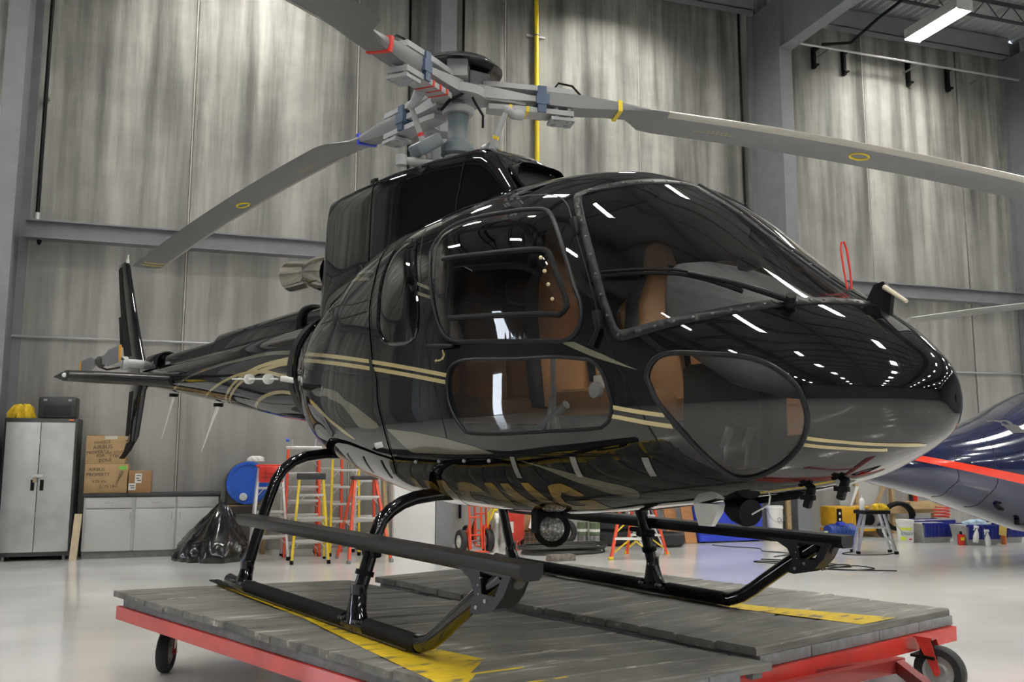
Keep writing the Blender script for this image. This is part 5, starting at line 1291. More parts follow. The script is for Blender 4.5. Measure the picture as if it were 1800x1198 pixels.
# --- base cabinets and worktop
for i,(a,b_,lab) in enumerate(((-.03,.605,'grey base cabinet with wide drawer, first of three under the dark worktop'),(.607,1.136,'grey base cabinet in the middle of three under the dark worktop'),(1.138,1.69,'grey base cabinet half hidden by the black plastic heap'))):
    c=thing('base_cabinet',lab,'cabinet',RL((a+b_)/2,-.31)); w=b_-a
    obj('body',MB().box((0,.0,.455),(w,.56,.71)),greym,c)
    obj('plinth',MB().box((0,.02,.05),(w,.52,.10)),mat('plinth_grey',(.2,.205,.21),rough=.6,var=.15),c)
    dr=obj('drawer',MB().box((0,-.289,.735),(w-.025 if i else w-.06,.018,.145),bev=.003),greym,c)
    obj('pull',MB().tube([(-.045,-.30,.745),(-.04,-.318,.735),(.04,-.318,.735),(.045,-.30,.745)],.004,6),steel,dr)
    d=obj('door',MB().box((0,-.289,.375),(w-.025 if i else w-.06,.018,.555),bev=.003),greym,c)
    sx=(w/2-.05)*(1 if i<2 else -1)
    obj('pull',MB().tube([(sx,-.30,.60),(sx,-.318,.59),(sx,-.318,.52),(sx,-.30,.51)],.004,6),steel,d)
wt=obj('worktop',MB().box((.835,-.325,.838),(1.75,.60,.042),bev=.005),darkst,None,RM); tag(wt,'dark continuous worktop over the three grey base cabinets','worktop')
# --- cardboard boxes
card=mat('cardboard',(.42,.28,.14),rough=.8,var=.12,scale=5); card2=mat('cardboard_brown',(.33,.185,.085),rough=.8,var=.12,scale=6)
ink=mat('marker_ink',(.05,.04,.035),rough=.7); paper=mat('paper_white',(.75,.75,.72),rough=.7,var=.05)
tapem=mat('packing_tape',(.6,.57,.5),rough=.25,coat=.4)
def carton(u,y,z,d,rz,m,label):
    t=thing('cardboard_box',label,'box',RL(u,y,z,rz)); w,dp,h=d
    obj('carton',MB().box((0,0,h/2),(w,dp,h),bev=.006),m,t)
    return t
b1=carton(.215,-.33,.861,(.54,.36,.395),.0,card,'lower cardboard box with marker writing and a green sticker on the worktop')
obj('sticker',MB().box((.205,-.183,.34),(.09,.004,.05)),mat('green_sticker',(.18,.55,.08),rough=.6),b1)
for s,x,z,sz,r in (('AIRBUS',-.12,.32,.062,.0),('PROPERTY',-.10,.25,.062,.02),('6.2% 45a',-.08,.16,.05,0),('S- 75 LBO',.04,.09,.055,.05),('WHEELS',.17,.21,.05,1.2)): txt('marker_text',s,sz,ink,b1,Matrix.Translation((x,-.1835,z))@Matrix.Rotation(-r,4,'Y')@VFRONT)
b2=carton(.19,-.33,1.257,(.50,.36,.38),.015,card,'upper cardboard box with taped top and marker writing, stacked above the lower box')
obj('flap',MB().box((-.05,0,.385),(.40,.34,.006),ry=.05),card,b2); obj('tape',MB().box((.06,-.183,.355),(.16,.004,.045)),tapem,b2)
for s,x,z,sz in (('WHEELS',-.05,.29,.055),('AIRBUS',-.04,.225,.075),('PROPERTY',-.10,.155,.06),('FOR',-.06,.11,.055),('ASK SOUTH',.13,.155,.05),('TTBC',.12,.105,.06),('ZONE',.0,.045,.06)): txt('marker_text',s,sz,ink,b2,Matrix.Translation((x,-.1835,z))@Matrix.Rotation(-.08,4,'Y')@VFRONT)
b3=carton(.645,-.40,.861,(.29,.24,.30),.0,card2,'small brown cardboard box with white shipping labels on the worktop')
obj('shipping_label',MB().box((-.02,-.122,.20),(.085,.004,.13)),paper,b3); obj('shipping_label',MB().box((-.095,-.122,.085),(.09,.004,.09)),paper,b3)
for x,z,w_ in ((-.02,.235,.06),(-.03,.20,.04),(-.01,.17,.05),(-.095,.10,.06),(-.09,.07,.05)): obj('printed_line',MB().box((x,-.1245,z),(w_,.001,.012)),ink,b3)
# --- leaning board by the cabinet
pine=mat('pine_board',(.52,.44,.30),rough=.65,var=.12,scale=6,stretch=(8,8,1))
t=obj('pine_board',MB().loft(bar3((-.105,-.74,.0),(-.075,-.68,.60),.09,.02),smooth=False),pine,None,RM); tag(t,'pale pine board leaning between the tall cabinet and base cabinets','board')
# --- black plastic heap
plast=mat('black_plastic_sheet',(.010,.010,.011),rough=.18,coat=.5,coat_rough=.15,var=.2,scale=8)
def tarp():
    rnd=random.Random(5); n,k=64,26; ph=[rnd.uniform(0,6.28) for _ in range(10)]; R=[]
    for i in range(k+1):
        t=i/k; s=(1-t)**.8; z=.74*(t**.95)
        if t<.25: s=1-.10*(t/.25-1)**2*0+(.06*math.sin(t/.25*math.pi)); 
        if t>=.25: s=1.0*(1-(t-.25)/.75)**.85+.035
        ring=[]
        for j in range(n):
            a=2*math.pi*j/n
            q=1+.10*math.sin(2*a+ph[0])+.07*math.sin(3*a+ph[1]+t*3)+.05*math.sin(7*a+ph[2]+6*t)+.045*abs(math.sin(6*a+ph[5]+2*t))+.03*math.sin(13*a+ph[3]-5*t)+rnd.uniform(-.02,.02)
            x=.43*s*q*math.cos(a)+.12*t; y=.40*s*q*math.sin(a)+.18*t
            ring.append(Vector((x,y,max(0.002,z+.02*math.sin(4*a+ph[4]+5*t)+rnd.uniform(-.006,.006)) if i else 0)))
        R.append(ring)
    return MB().loft(R,smooth=True)
t=obj('plastic_sheet',tarp(),plast,None,RL(1.62,-1.20)); tag(t,'heap of crumpled black plastic sheeting on the floor beside the base cabinets','plastic sheet')
# --- blue drum lying on a stand
bl=mat('blue_plastic',(.015,.10,.52),rough=.35,coat=.3,var=.12,scale=6)
c=thing('plastic_drum','blue plastic drum lying on its side with round lid facing out','drum',RL(2.07,-.66))
obj('barrel',MB().lathe([(.285,-.10),(.298,-.06),(.298,.55)],c=(0,0,.99),axis='Y',n=36),mat('drum_dark',(.04,.045,.05),rough=.6,var=.3),c)
ld=obj('lid',MB().lathe([(.001,-.105),(.25,-.105),(.255,-.125),(.288,-.125),(.298,-.10)],c=(0,0,.99),axis='Y',n=36),bl,c)
obj('bung',MB().lathe([(.02,-.15),(.05,-.145),(.055,-.10)],c=(-.06,0,.80),axis='Y',n=16),white,ld); obj('bung',MB().lathe([(.02,-.13),(.03,-.13),(.032,-.10)],c=(.10,0,1.17),axis='Y',n=14),bl,ld)
wood=mat('raw_timber',(.40,.29,.15),rough=.7,var=.18,scale=5,stretch=(6,1,6))
for s in (-1,1): obj('stand_leg',MB().box((s*.24,.22,.338),(.06,.40,.675)),wood,c)
obj('stand_shelf',MB().box((0,.22,.677),(.56,.5,.02)),wood,c)
heap('rag','bunch of white rags on top of the blue drum','rag',RL(2.17,-.45,1.292),.10,.08,.07,paper,8,fold=.1)
# --- ladders
orf=mat('orange_fibreglass',(.72,.075,.025),rough=.4,var=.1,scale=8); yef=mat('yellow_fibreglass',(.72,.53,.02),rough=.4,var=.1,scale=8)
def stepladder(M,label,h,wb,wt,db,n,rail,cap,step=alu,foot=dark,group=None,cap_h=.07,rear=True,rw=.055):
    t=thing('step_ladder',label,'ladder',M)
    for s in (-1,1):
        r=obj('rail',barm((s*wb/2,-db/2,.0),(s*wt/2,-.03,h-.04),.03,rw),rail,t); obj('foot',MB().box((s*wb/2,-db/2,.025),(.045,.075,.05),bev=.008),foot,r)
        if rear:
            r=obj('rail',barm((s*wb*.46,db/2,.0),(s*wt/2,.04,h-.04),.028,rw*.8),rail,t); obj('foot',MB().box((s*wb*.46,db/2,.02),(.04,.06,.04),bev=.008),foot,r)
            obj('spreader',barm((s*(wb*.3+wt*.2),-db*.28,h*.42),(s*(wb*.28+wt*.2),db*.28,h*.46),.008,.02),alu,t)
    for i in range(n):
        q=(i+1)/(n+1); w=wb+(wt-wb)*q; y=-db/2+(db/2-.03)*q
        st=obj('step',MB().box((0,y-.0,h*q),(w-.02,.085,.03),bev=.004),step,t)
        for s in (-1,1): obj('step_brace',barm((s*(w/2-.02),y,h*q-.09),(s*(w/2-.09),y,h*q-.01),.012,.02),step,st)
    if rear:
        for i in range(max(1,n-1)):
            q=(i+.8)/(n+1); w=wb*.92+(wt-wb*.92)*q; y=db/2+(.04-db/2)*q
            obj('cross_bar',MB().box((0,y,h*q),(w-.02,.02,.03)),step,t)
    obj('top_cap',MB().box((0,0,h-cap_h/2),(wt+.07,.17,cap_h),bev=.012),cap,t)
    return t
redcap=mat('red_plastic',(.60,.03,.02),rough=.35,var=.08)
l=stepladder(RL(2.33,-1.28,0,.05),'aluminium step ladder with red top tray beside the blue drum',1.25,.47,.30,.62,3,alu,redcap,cap_h=.04)
tr_=obj('tray',MB().box((0,-.13,1.12),(.31,.16,.22),bev=.02),redcap,l); obj('tray_rib',MB().box((0,-.215,1.13),(.22,.012,.02)).box((0,-.215,1.08),(.26,.012,.02)).box((-.08,-.215,1.11),(.02,.012,.14)).box((.08,-.215,1.11),(.02,.012,.14)),mat('dark_red_plastic',(.35,.02,.02),rough=.4),tr_)
l=stepladder(RL(2.79,-1.02,0,0),'tall orange step ladder with silver rungs and blue knobs at its top',1.50,.47,.42,.30,7,orf,alu,cap_h=.05,rw=.09)
for s in (-.16,.16):
    p=obj('guide_pole',MB().cyl((s,-.0,1.44),(s,-.0,1.60),.012,n=8),alu,l); obj('knob',MB().cyl((s-.04*(1 if s<0 else -1),0,1.585),(s-.085*(1 if s<0 else -1),0,1.585),.024,n=12),bl,p)
stepladder(RL(2.83,-1.80,0,-.05),'small yellow step ladder with dark top in front of the orange ladder',1.14,.46,.30,.60,3,yef,darkst,cap_h=.085)
stepladder(RL(3.20,-.62,0,.0),'folded orange ladder standing behind the yellow rail, mostly hidden',1.42,.36,.34,.10,5,orf,orf,rear=False,rw=.10)
stepladder(RL(3.36,-1.12,0,.0),'tall narrow yellow step ladder between the two orange step ladders',1.40,.40,.36,.26,5,yef,alu,rear=False)
stepladder(RL(3.52,-1.85,0,.12),'orange step ladder with grey feet standing beside the white panel',1.10,.56,.28,.70,3,orf,darkst,foot=steel,cap_h=.05)
stepladder(RL(3.76,-.60,0,0),'grey aluminium step ladder half hidden behind the orange step ladder',1.25,.42,.32,.3,4,alu,alu,rear=False)
# --- white cabinet and board
c=thing('white_cabinet','plain white metal cabinet standing left of the middle column','cabinet',RL(4.38,-.85))
obj('body',MB().box((0,.02,.62),(.62,.36,1.18)),white,c); obj('door',MB().box((0,-.17,.62),(.60,.02,1.16),bev=.003),mat('white_enamel',(.72,.73,.73),rough=.3,var=.02),c); obj('plinth',MB().box((0,.02,.015),(.58,.32,.03)),darkst,c)
t=obj('timber_board',MB().loft(bar3((4.0,-1.0,0),(3.98,-.62,1.35),.05,.12),smooth=False),wood,None,RM); tag(t,'brown timber board leaning beside the white cabinet','board')
# --- hand trucks
def pneu(M,R=.165,w=.085):
    mb=MB(); mb.lathe([(R*.55,-w*.42),(R*.8,-w*.5),(R*.96,-w*.36),(R,-w*.1),(R,w*.1),(R*.96,w*.36),(R*.8,w*.5),(R*.55,w*.42),(R*.53,0),(R*.55,-w*.42)],axis='X',n=30,M=M,caps=False)
    for q in (-.22,0,.22): mb.torus((q*w,0,0),R*.998,.004,axis='X',n=30,m=5) if M is None else None
    hb=MB(); hb.lathe([(.012,-w*.5),(R*.2,-w*.45),(R*.3,-w*.2),(R*.52,-w*.25),(R*.57,-w*.42),(R*.57,w*.42),(R*.52,w*.25),(R*.3,w*.2),(R*.2,w*.45),(.012,w*.5)],axis='X',n=24,M=M)
    return mb,hb
def handtruck(M,label):
    t=thing('hand_truck',label,'hand truck',M)
    for s in (-1,1):
        T=Matrix.Translation((s*.20,.05,.165))@Matrix.Rotation(.0,4,'Z'); a,b_=pneu(T); ty=obj('tyre',a,rubber,t); obj('hub',b_,mat('pale_hub',(.55,.55,.5),rough=.4,var=.05),ty)
        obj('upright',MB().tube([(s*.09,-.05,.06),(s*.09,.0,.5),(s*.10,.05,1.15)],.016,8),orf,t)
        obj('wheel_bracket',MB().prism([(-.09,.03),(.10,.15),(.08,.26),(-.04,.40),(-.07,.40),(-.05,.2)],'X',s*.12-.006,s*.12+.006),orf,t)
    obj('axle',MB().cyl((-.25,.05,.165),(.25,.05,.165),.011,n=10),steel,t); obj('toe_plate',MB().box((0,-.13,.03),(.24,.16,.012),bev=.003),orf,t)
    for z in (.25,.5,.85): obj('cross_bar',MB().cyl((-.1,-.02+.05*z,z),(.1,-.02+.05*z,z),.012,n=8),orf,t)
    return t
handtruck(RL(5.18,-1.42,0,.15),'orange hand truck with two black pneumatic tyres')
handtruck(RL(5.50,-.58,0,.1),'second orange hand truck half hidden behind the first beside the column')
# --- cylinder, hose, red tank
c=thing('gas_cylinder','silver metal cylinder with yellow hose beside the hand truck','cylinder',RL(5.50,-1.38))
obj('body',MB().lathe([(.07,0),(.075,.02),(.075,.48),(.05,.54),(.025,.56),(.025,.60)],n=22),mat('bright_metal',(.6,.6,.58),rough=.25,metal=.9,var=.1),c)
obj('hose',MB().tube([(0,-.03,.58),(-.06,-.08,.66),(-.13,-.06,.56),(-.13,-.03,.36),(-.09,-.05,.55),(.02,-.08,.70),(.06,-.06,.62),(-.05,-.09,.60),(-.11,-.08,.45)],.012,8),yeltape,c)
c=thing('air_tank','red pressure tank on short legs with a paper tag','tank',RL(5.84,-1.20))
obj('shell',MB().lathe([(.001,.10),(.08,.115),(.14,.17),(.15,.24),(.15,.62),(.14,.70),(.08,.75),(.001,.77)],n=26),redp,c)
for q in range(3): a=2.1*q+.5; obj('leg',barm((.12*math.cos(a),.12*math.sin(a),.0),(.11*math.cos(a),.11*math.sin(a),.2),.02,.02),redp,c)
obj('tag',MB().box((-.09,-.128,.34),(.07,.004,.16),rz=-.6),paper,c); obj('valve',MB().cyl((0,0,.77),(0,0,.83),.02,n=10),steel,c)
# --- crate, paper, tyres, paint tins
c=thing('wire_crate','brown wire crate with torn paper on top by the floor hoses','crate',RL(6.28,-.95,0,.1))
brw=mat('rusty_brown',(.16,.09,.05),rough=.8,var=.3,scale=14)
obj('body',MB().box((0,0,.13),(.62,.36,.25),bev=.006),mat('crate_dark',(.05,.035,.025),rough=.8,var=.2),c)
for i in range(9): obj('wire',MB().box((-.28+.07*i,-.186,.14),(.012,.008,.25)),brw,c)
for i in range(4): obj('wire',MB().box((0,-.188,.04+.07*i),(.62,.008,.012)),brw,c)
obj('carton',MB().box((-.12,.02,.36),(.34,.28,.24),ry=.3,bev=.004),card2,c); obj('paper_sheet',MB().box((-.10,-.14,.38),(.16,.01,.22),ry=.4,rx=-.25),paper,c)
def tyre(M,R,w,label):
    o=obj('tyre',MB().lathe([(R*.62,-w*.45),(R*.82,-w*.5),(R*.97,-w*.35),(R,0),(R*.97,w*.35),(R*.82,w*.5),(R*.62,w*.45),(R*.60,0),(R*.62,-w*.45)],n=36,caps=False),rubber,None,M); return tag(o,label,'tyre')
Y90=Matrix.Rotation(math.pi/2,4,'X')
tyre(RL(6.86,-.62,.20)@Matrix.Rotation(-.15,4,'X')@Y90,.20,.11,'small worn tyre propped upright beside the paint tins')
for i,(u,lab) in enumerate(((7.55,'top tyre of the dark stack behind the orange stool'),(7.55,'lower tyre of the dark stack behind the orange stool'))): tyre(RL(u,-.85,.345-.23*i),.34,.22,lab)
tyre(RL(8.14,-.42,.34)@Matrix.Rotation(-.12,4,'X')@Y90,.34,.2,'black tyre leaning on the wall right of the tyre stack')
tyre(RL(8.22,-1.30,.11),.33,.2,'black tyre lying flat left of the orange boards')
olive=mat('olive_label',(.10,.13,.07),rough=.5,var=.1); 
for i,(u,y,z,low) in enumerate(((6.92,-1.20,0,True),(7.07,-1.32,0,True),(6.92,-1.20,.195,False),(7.07,-1.32,.195,False))):
    lab=('dented bare metal paint tin, left of the lower pair','dented bare metal paint tin, right of the lower pair','olive labelled paint tin stacked on the left bare tin','olive labelled paint tin stacked on the right bare tin')[i]
    t=thing('paint_tin',lab,'paint tin',RL(u,y,z),'paint tins on the floor')
    obj('can',MB().lathe([(.08,0),(.08,.185),(.075,.19),(.07,.185)],n=22),mat('tin_metal',(.42,.42,.42),rough=.3,metal=.8,var=.25,scale=18) if low else olive,t)
    if not low: obj('label_band',MB().lathe([(.0812,.05),(.0812,.09)],n=22),paper,t); obj('wire_handle',MB().tube([(.0,-.08,.16),(.0,-.09,.24),(0,0,.30),(0,.09,.24),(0,.08,.16)],.003,6),steel,t)
# --- hose coil and block on the floor
hs=mat('black_hose',(.025,.026,.024),rough=.5,var=.2)
mb=[]; rnd=random.Random(2)
for q in range(220):
    a=q*.17; R_=.50+.07*math.sin(q*.045)+.03*math.sin(q*.31); mb.append((R_*1.15*math.cos(a),R_*.62*math.sin(a),.02+.034*(q//37)*.55+.006*math.sin(a*3)))
t=obj('air_hose',MB().tube(mb,.016,7),hs,None,RL(6.38,-1.78)); tag(t,'coil of dark hose lying on the white floor near the crate','hose')
t=obj('steel_block',MB().box((0,0,.04),(.36,.16,.08),rz=.12,bev=.006).box((.12,-.082,.05),(.03,.006,.02),rz=.12),mat('rusted_steel',(.16,.14,.125),rough=.7,metal=.3,var=.3,scale=20),None,RL(5.98,-2.72,0)); tag(t,'small rusted steel block on the floor beyond the cart','block')
# --- orange step stool
c=thing('step_stool','orange and yellow fibreglass work stool standing on the white floor under the belly','stool',RL(7.10,-2.61,0,-.15))
pts=[(-.42,-.30),(.12,-.42),(.55,.27),(.02,.44)]; tops=[(-.20,-.12),(.05,-.17),(.28,.10),(.05,.17)]
for (x,y),(a,b_) in zip(pts,tops):
    obj('leg',barm((x,y,0),(a,b_,.80),.03,.055),orf,c); obj('foot',MB().box((x,y,.02),(.06,.06,.04),bev=.006),yef,c)
def lerp2(i,t): return (pts[i][0]+(tops[i][0]-pts[i][0])*t,pts[i][1]+(tops[i][1]-pts[i][1])*t)
for z,t in ((.27,.34),(.54,.67)):
    a,b_=lerp2(0,t),lerp2(1,t); obj('step',barm((a[0],a[1],z),(b_[0],b_[1],z),.03,.09),white,c)
    a,b_=lerp2(3,t),lerp2(2,t); obj('cross_bar',barm((a[0],a[1],z),(b_[0],b_[1],z),.03,.04),white,c)
    for i,j in ((0,1),(1,0),(3,2),(2,3)):
        p=lerp2(i,t-.22); q=lerp2(i,t-.04); r=lerp2(j,t-.04); mid=(q[0]+(r[0]-q[0])*.42,q[1]+(r[1]-q[1])*.42)
        obj('brace',barm((p[0],p[1],z-.19),(mid[0],mid[1],z-.02),.015,.04),yef,c)
obj('top_cap',MB().box((.05,0,.80),(.46,.26,.05),bev=.01),orf,c)
# --- boards, blue cabinet, bucket
rust=mat('orange_plywood',(.36,.16,.055),rough=.6,var=.15,scale=5,stretch=(1,1,4))
for i,(u,y,lab) in enumerate(((8.62,-.70,'left one of two rust-orange boards leaning beside the blue cabinet'),(8.84,-.86,'right one of two rust-orange boards leaning beside the blue cabinet'))):
    t=obj('plywood_board',MB().loft(bar3((u,y-.2,0),(u,y+.1,1.05),.20,.025),smooth=False),rust,None,RM); tag(t,lab,'board')
t=thing('folding_chair','silver tube folding chair frame standing in front of the tyres','chair',RL(7.72,-1.62,0,.3)); 
for s in (-1,1): obj('leg',MB().tube([(s*.2,-.22,0),(s*.2,-.20,.06),(s*.2,.05,.42),(s*.2,.15,.8)],.012,8),alu,t); obj('leg',MB().tube([(s*.18,.2,0),(s*.18,-.15,.45)],.012,8),alu,t)
obj('seat',MB().box((0,-.02,.44),(.38,.36,.02),bev=.006),darkst,t); obj('backrest',MB().box((0,.14,.72),(.38,.02,.16),bev=.006),darkst,t)
cob=mat('cobalt_steel',(.02,.05,.52),rough=.35,coat=.3,var=.08,scale=4)
c=thing('blue_cabinet','bright blue steel parts cabinet against the wall under the nose','cabinet',RL(9.56,-.82,0,.02))
obj('body',MB().box((0,0,.42),(1.18,.5,.80),bev=.006),cob,c)
for s in (-1,1): d=obj('door',MB().box((s*.292,-.256,.47),(.575,.016,.66),bev=.003),cob,c); obj('handle',MB().box((s*.05,-.268,.5),(.015,.015,.10)),darkst,d)
obj('drawer',MB().box((0,-.256,.07),(1.16,.014,.09),bev=.003),cob,c)
for sx in (-.5,.5): obj('foot',MB().box((sx,0,.012),(.1,.4,.024)),darkst,c)
t=obj('timber_block',MB().box((0,0,.06),(.34,.22,.12),bev=.005),wood,None,RL(10.42,-1.02)); tag(t,'low timber block under the white pail beside the blue cabinet','block')
def pail(M,label,r=.14,h=.37):
    t=thing('plastic_pail',label,'bucket',M)
    obj('body',MB().lathe([(r*.86,0),(r*.88,.01),(r*.97,h*.9),(r*1.04,h*.9),(r*1.04,h*.95),(r,h*.96),(r*1.02,h),(r*.98,h*1.01),(r*.2,h*1.0)],n=28),mat('white_plastic',(.78,.78,.76),rough=.35,var=.03),t)
    obj('handle',MB().tube([(-r*1.04,0,h*.82),(-r*.8,-r*.8,h*.5),(0,-r*1.1,h*.36),(r*.8,-r*.8,h*.5),(r*1.04,0,h*.82)],.004,6),steel,t)
    return t
p=pail(RL(10.42,-1.02,.121),'white plastic pail on a timber block beside the blue cabinet',.135,.44); obj('emblem',MB().torus((0,-.129,.22),.035,.004,axis='Y',n=18,m=5),ink,p)
c=thing('black_cylinder','dark upright cylinder standing by the right-hand column foot','cylinder',RL(10.66,-.75)); obj('shell',MB().lathe([(.11,0),(.12,.02),(.12,1.0),(.08,1.1),(.04,1.13)],n=20),darkst,c); obj('cap',MB().lathe([(.05,1.13),(.05,1.22),(.001,1.24)],n=14),dark,c)
t=obj('timber_post',MB().box((10.80,-.85,.6),(.08,.06,1.2)),wood,None,RM); tag(t,'raw timber post beside the right-hand steel column','post')
t=obj('plywood_board',MB().loft(bar3((11.34,-.50,0),(11.32,-.16,1.3),.22,.02),smooth=False),wood,None,RM); tag(t,'plywood sheet seen edge-on leaning right of the column','board')
# --- generator and electric motor
c=thing('generator','yellow engine generator with black frame beside the wooden bench','generator',RL(12.05,-.88,0,.02))
yem=mat('machine_yellow',(.62,.34,.015),rough=.4,var=.12,scale=8)
obj('housing',MB().box((-.28,0,.36),(.44,.40,.34),bev=.03),yem,c); obj('control_panel',MB().box((-.42,-.206,.36),(.10,.012,.28),bev=.004),dark,c)
for i in range(2): obj('gauge',MB().lathe([(.02,0),(.022,.006),(.001,.007)],n=14,M=Matrix.Translation((-.42,-.212,.42-.1*i))@Matrix.Rotation(math.pi/2,4,'X')),paper,c)
obj('engine',MB().box((.12,0,.34),(.30,.32,.26),bev=.03),dark,c); obj('fuel_tank',MB().box((.05,0,.50),(.40,.34,.05),bev=.02),yem,c); obj('air_filter',MB().cyl((.30,-.1,.30),(.30,.1,.30),.10,n=18),dark,c)
obj('skid_frame',MB().box((0,-.18,.14),(1.0,.04,.05)).box((0,.18,.14),(1.0,.04,.05)).box((-.45,0,.14),(.05,.36,.05)).box((.45,0,.14),(.05,.36,.05)),yem,c)
for sx in (-.38,.40): obj('foot',MB().box((sx,0,.06),(.08,.36,.12)),wood,c)
a_,b_=pneu(Matrix.Translation((.42,-.28,.14))@Matrix.Rotation(math.pi/2,4,'Z'),.14,.07); w_=obj('wheel',a_,rubber,c); obj('hub',b_,steel,w_)
c=thing('electric_motor','blue finned electric motor standing in front of the yellow generator','motor',RL(11.36,-1.42,0,.05))
mb=MB(); pr=[(.05,-.24),(.11,-.23),(.115,-.17)]
for i in range(9): x=-.16+.036*i; pr+= [(.128,x),(.128,x+.018),(.116,x+.018),(.116,x+.034)]
pr+= [(.125,.18),(.13,.20),(.13,.26),(.11,.28),(.02,.285)]
obj('stator',mb.lathe(pr,c=(0,0,.15),axis='X',n=28,smooth=False),mat('motor_blue',(.015,.045,.22),rough=.4,var=.1),c); obj('terminal_box',MB().box((-.02,-.06,.28),(.12,.10,.06),bev=.01),cob,c)
for sx in (-.14,.14): obj('foot',MB().box((sx,0,.02),(.06,.24,.04)),darkst,c)
obj('shaft',MB().cyl((-.30,0,.15),(-.23,0,.15),.018,n=12),mat('pale_lime',(.5,.6,.3),rough=.5),c)
# --- wooden bench
pine2=mat('pine_frame',(.46,.33,.17),rough=.65,var=.15,scale=4,stretch=(1,5,5))
c=thing('timber_bench','pine timber bench frame with a stencilled rail behind the generator','bench',RL(13.3,-.55))
for x in (-.78,.0,.42,.92): obj('leg',MB().box((x,.12,.52),(.06,.08,1.04)),pine2,c)
obj('rail',MB().box((.05,.06,.44),(1.9,.04,.17)),pine2,c); obj('shelf',MB().box((.55,-.08,.56),(.95,.34,.03)),pine2,c); obj('rail',MB().box((.55,-.24,.50),(.95,.03,.10)),pine2,c); obj('brace',barm((-.35,.10,.55),(-.05,.10,1.05),.05,.04),pine2,c)
obj('backing_panel',MB().box((-.55,.17,.78),(.62,.012,.56)),mat('pale_board',(.5,.5,.49),rough=.6,var=.05),c)
txt('stencil','Powerlift',.085,ink,c,Matrix.Translation((-.30,.037,.45))@VFRONT)
t=thing('plastic_cup','red plastic cup standing on the timber bench shelf','cup',RL(13.62,-.66,.576)); obj('cup_body',MB().lathe([(.035,0),(.05,.12),(.046,.12),(.033,.006)],n=18),redcap,t); obj('cup_rim',MB().torus((0,0,.12),.05,.004,n=18,m=6),redcap,t)
t=thing('bench_jar','dark jar behind the red cup on the timber bench','jar',RL(13.66,-.55,.576)); obj('jar_body',MB().lathe([(.06,0),(.065,.02),(.065,.15),(.05,.18)],n=18),mat('dark_blue_glass',(.02,.03,.06),rough=.2),t); obj('lid',MB().lathe([(.055,.18),(.055,.205),(.001,.206)],n=18),dark,t)
# --- aluminium stool with things on top
c=thing('step_stool','small aluminium work stool with a black top on the white floor','stool',RL(10.55,-3.20,0,-.10))
for (x,y),(a,b_) in zip(((-.28,-.05),(.22,-.20),(-.20,.22),(.30,.06)),((-.14,-.04),(.12,-.10),(-.10,.10),(.15,.05))):
    obj('leg',barm((x,y,0),(a,b_,.56),.022,.045),alu,c); obj('foot',MB().box((x,y,.02),(.045,.05,.04),bev=.006),dark,c)
for z,t in ((.20,.36),(.36,.65)): obj('tread',barm((-.28+.14*t,-.05+.01*t,z),(.22-.10*t,-.20+.10*t,z),.02,.06),alu,c); obj('cross_bar',barm((-.20+.10*t,.22-.12*t,z),(.30-.15*t,.06-.01*t,z),.02,.03),alu,c)
obj('brace',barm((.22,-.20,.03),(.17,.02,.30),.012,.02),alu,c); obj('brace',barm((-.28,-.05,.03),(-.16,.12,.30),.012,.02),alu,c)
obj('top_plate',MB().box((.0,0,.575),(.40,.30,.05),bev=.01),dark,c)
t=thing('squeeze_bottle','white squeeze bottle standing on the aluminium stool','bottle',RL(10.42,-3.16,.601)); obj('bottle_body',MB().lathe([(.035,0),(.038,.01),(.038,.13),(.03,.155),(.013,.17)],n=18),white,t); obj('nozzle',MB().lathe([(.013,.17),(.01,.19),(.004,.215)],n=12),white,t)
heap('rag','yellow rag draped on the black top of the aluminium stool','rag',RL(10.66,-3.22,.601),.10,.08,.085,yclo,11,fold=.12)
heap('rag','orange rag hanging beside the yellow rag on the aluminium stool','rag',RL(10.75,-3.12,.601),.05,.04,.05,mat('orange_cloth',(.62,.25,.08),rough=.8,var=.2,scale=12),12,fold=.12)
# --- labelled pail, totes, bottles
p=pail(RL(12.19,-1.98,0,-.3),'white pail with a green and yellow label beside the plastic totes',.135,.36)
lbm=mat('lime_label',(.62,.72,.08),rough=.5); 
def arc(r,z0,z1,a0,a1,m,par,n=12):
    vs_=[(r*math.cos(a0+(a1-a0)*i/n),r*math.sin(a0+(a1-a0)*i/n),z) for z in (z0,z1) for i in range(n+1)]; return obj('label',MB().add(vs_,[(i,i+1,n+2+i,n+1+i) for i in range(n)],True),m,par)
arc(.1335,.20,.245,-2.6,-1.2,lbm,p); arc(.131,.04,.10,-2.6,-1.9,lbm,p); arc(.132,.125,.175,-2.5,-1.0,mat('grey_print',(.45,.5,.5),rough=.6,var=.4,scale=60),p); arc(.131,.05,.07,-1.6,-1.2,redtape,p)
clearp=mat('cloudy_plastic',(.42,.43,.41),rough=.3,var=.18,scale=5); lidb=mat('tote_lid_blue',(.012,.02,.20),rough=.4,var=.1)
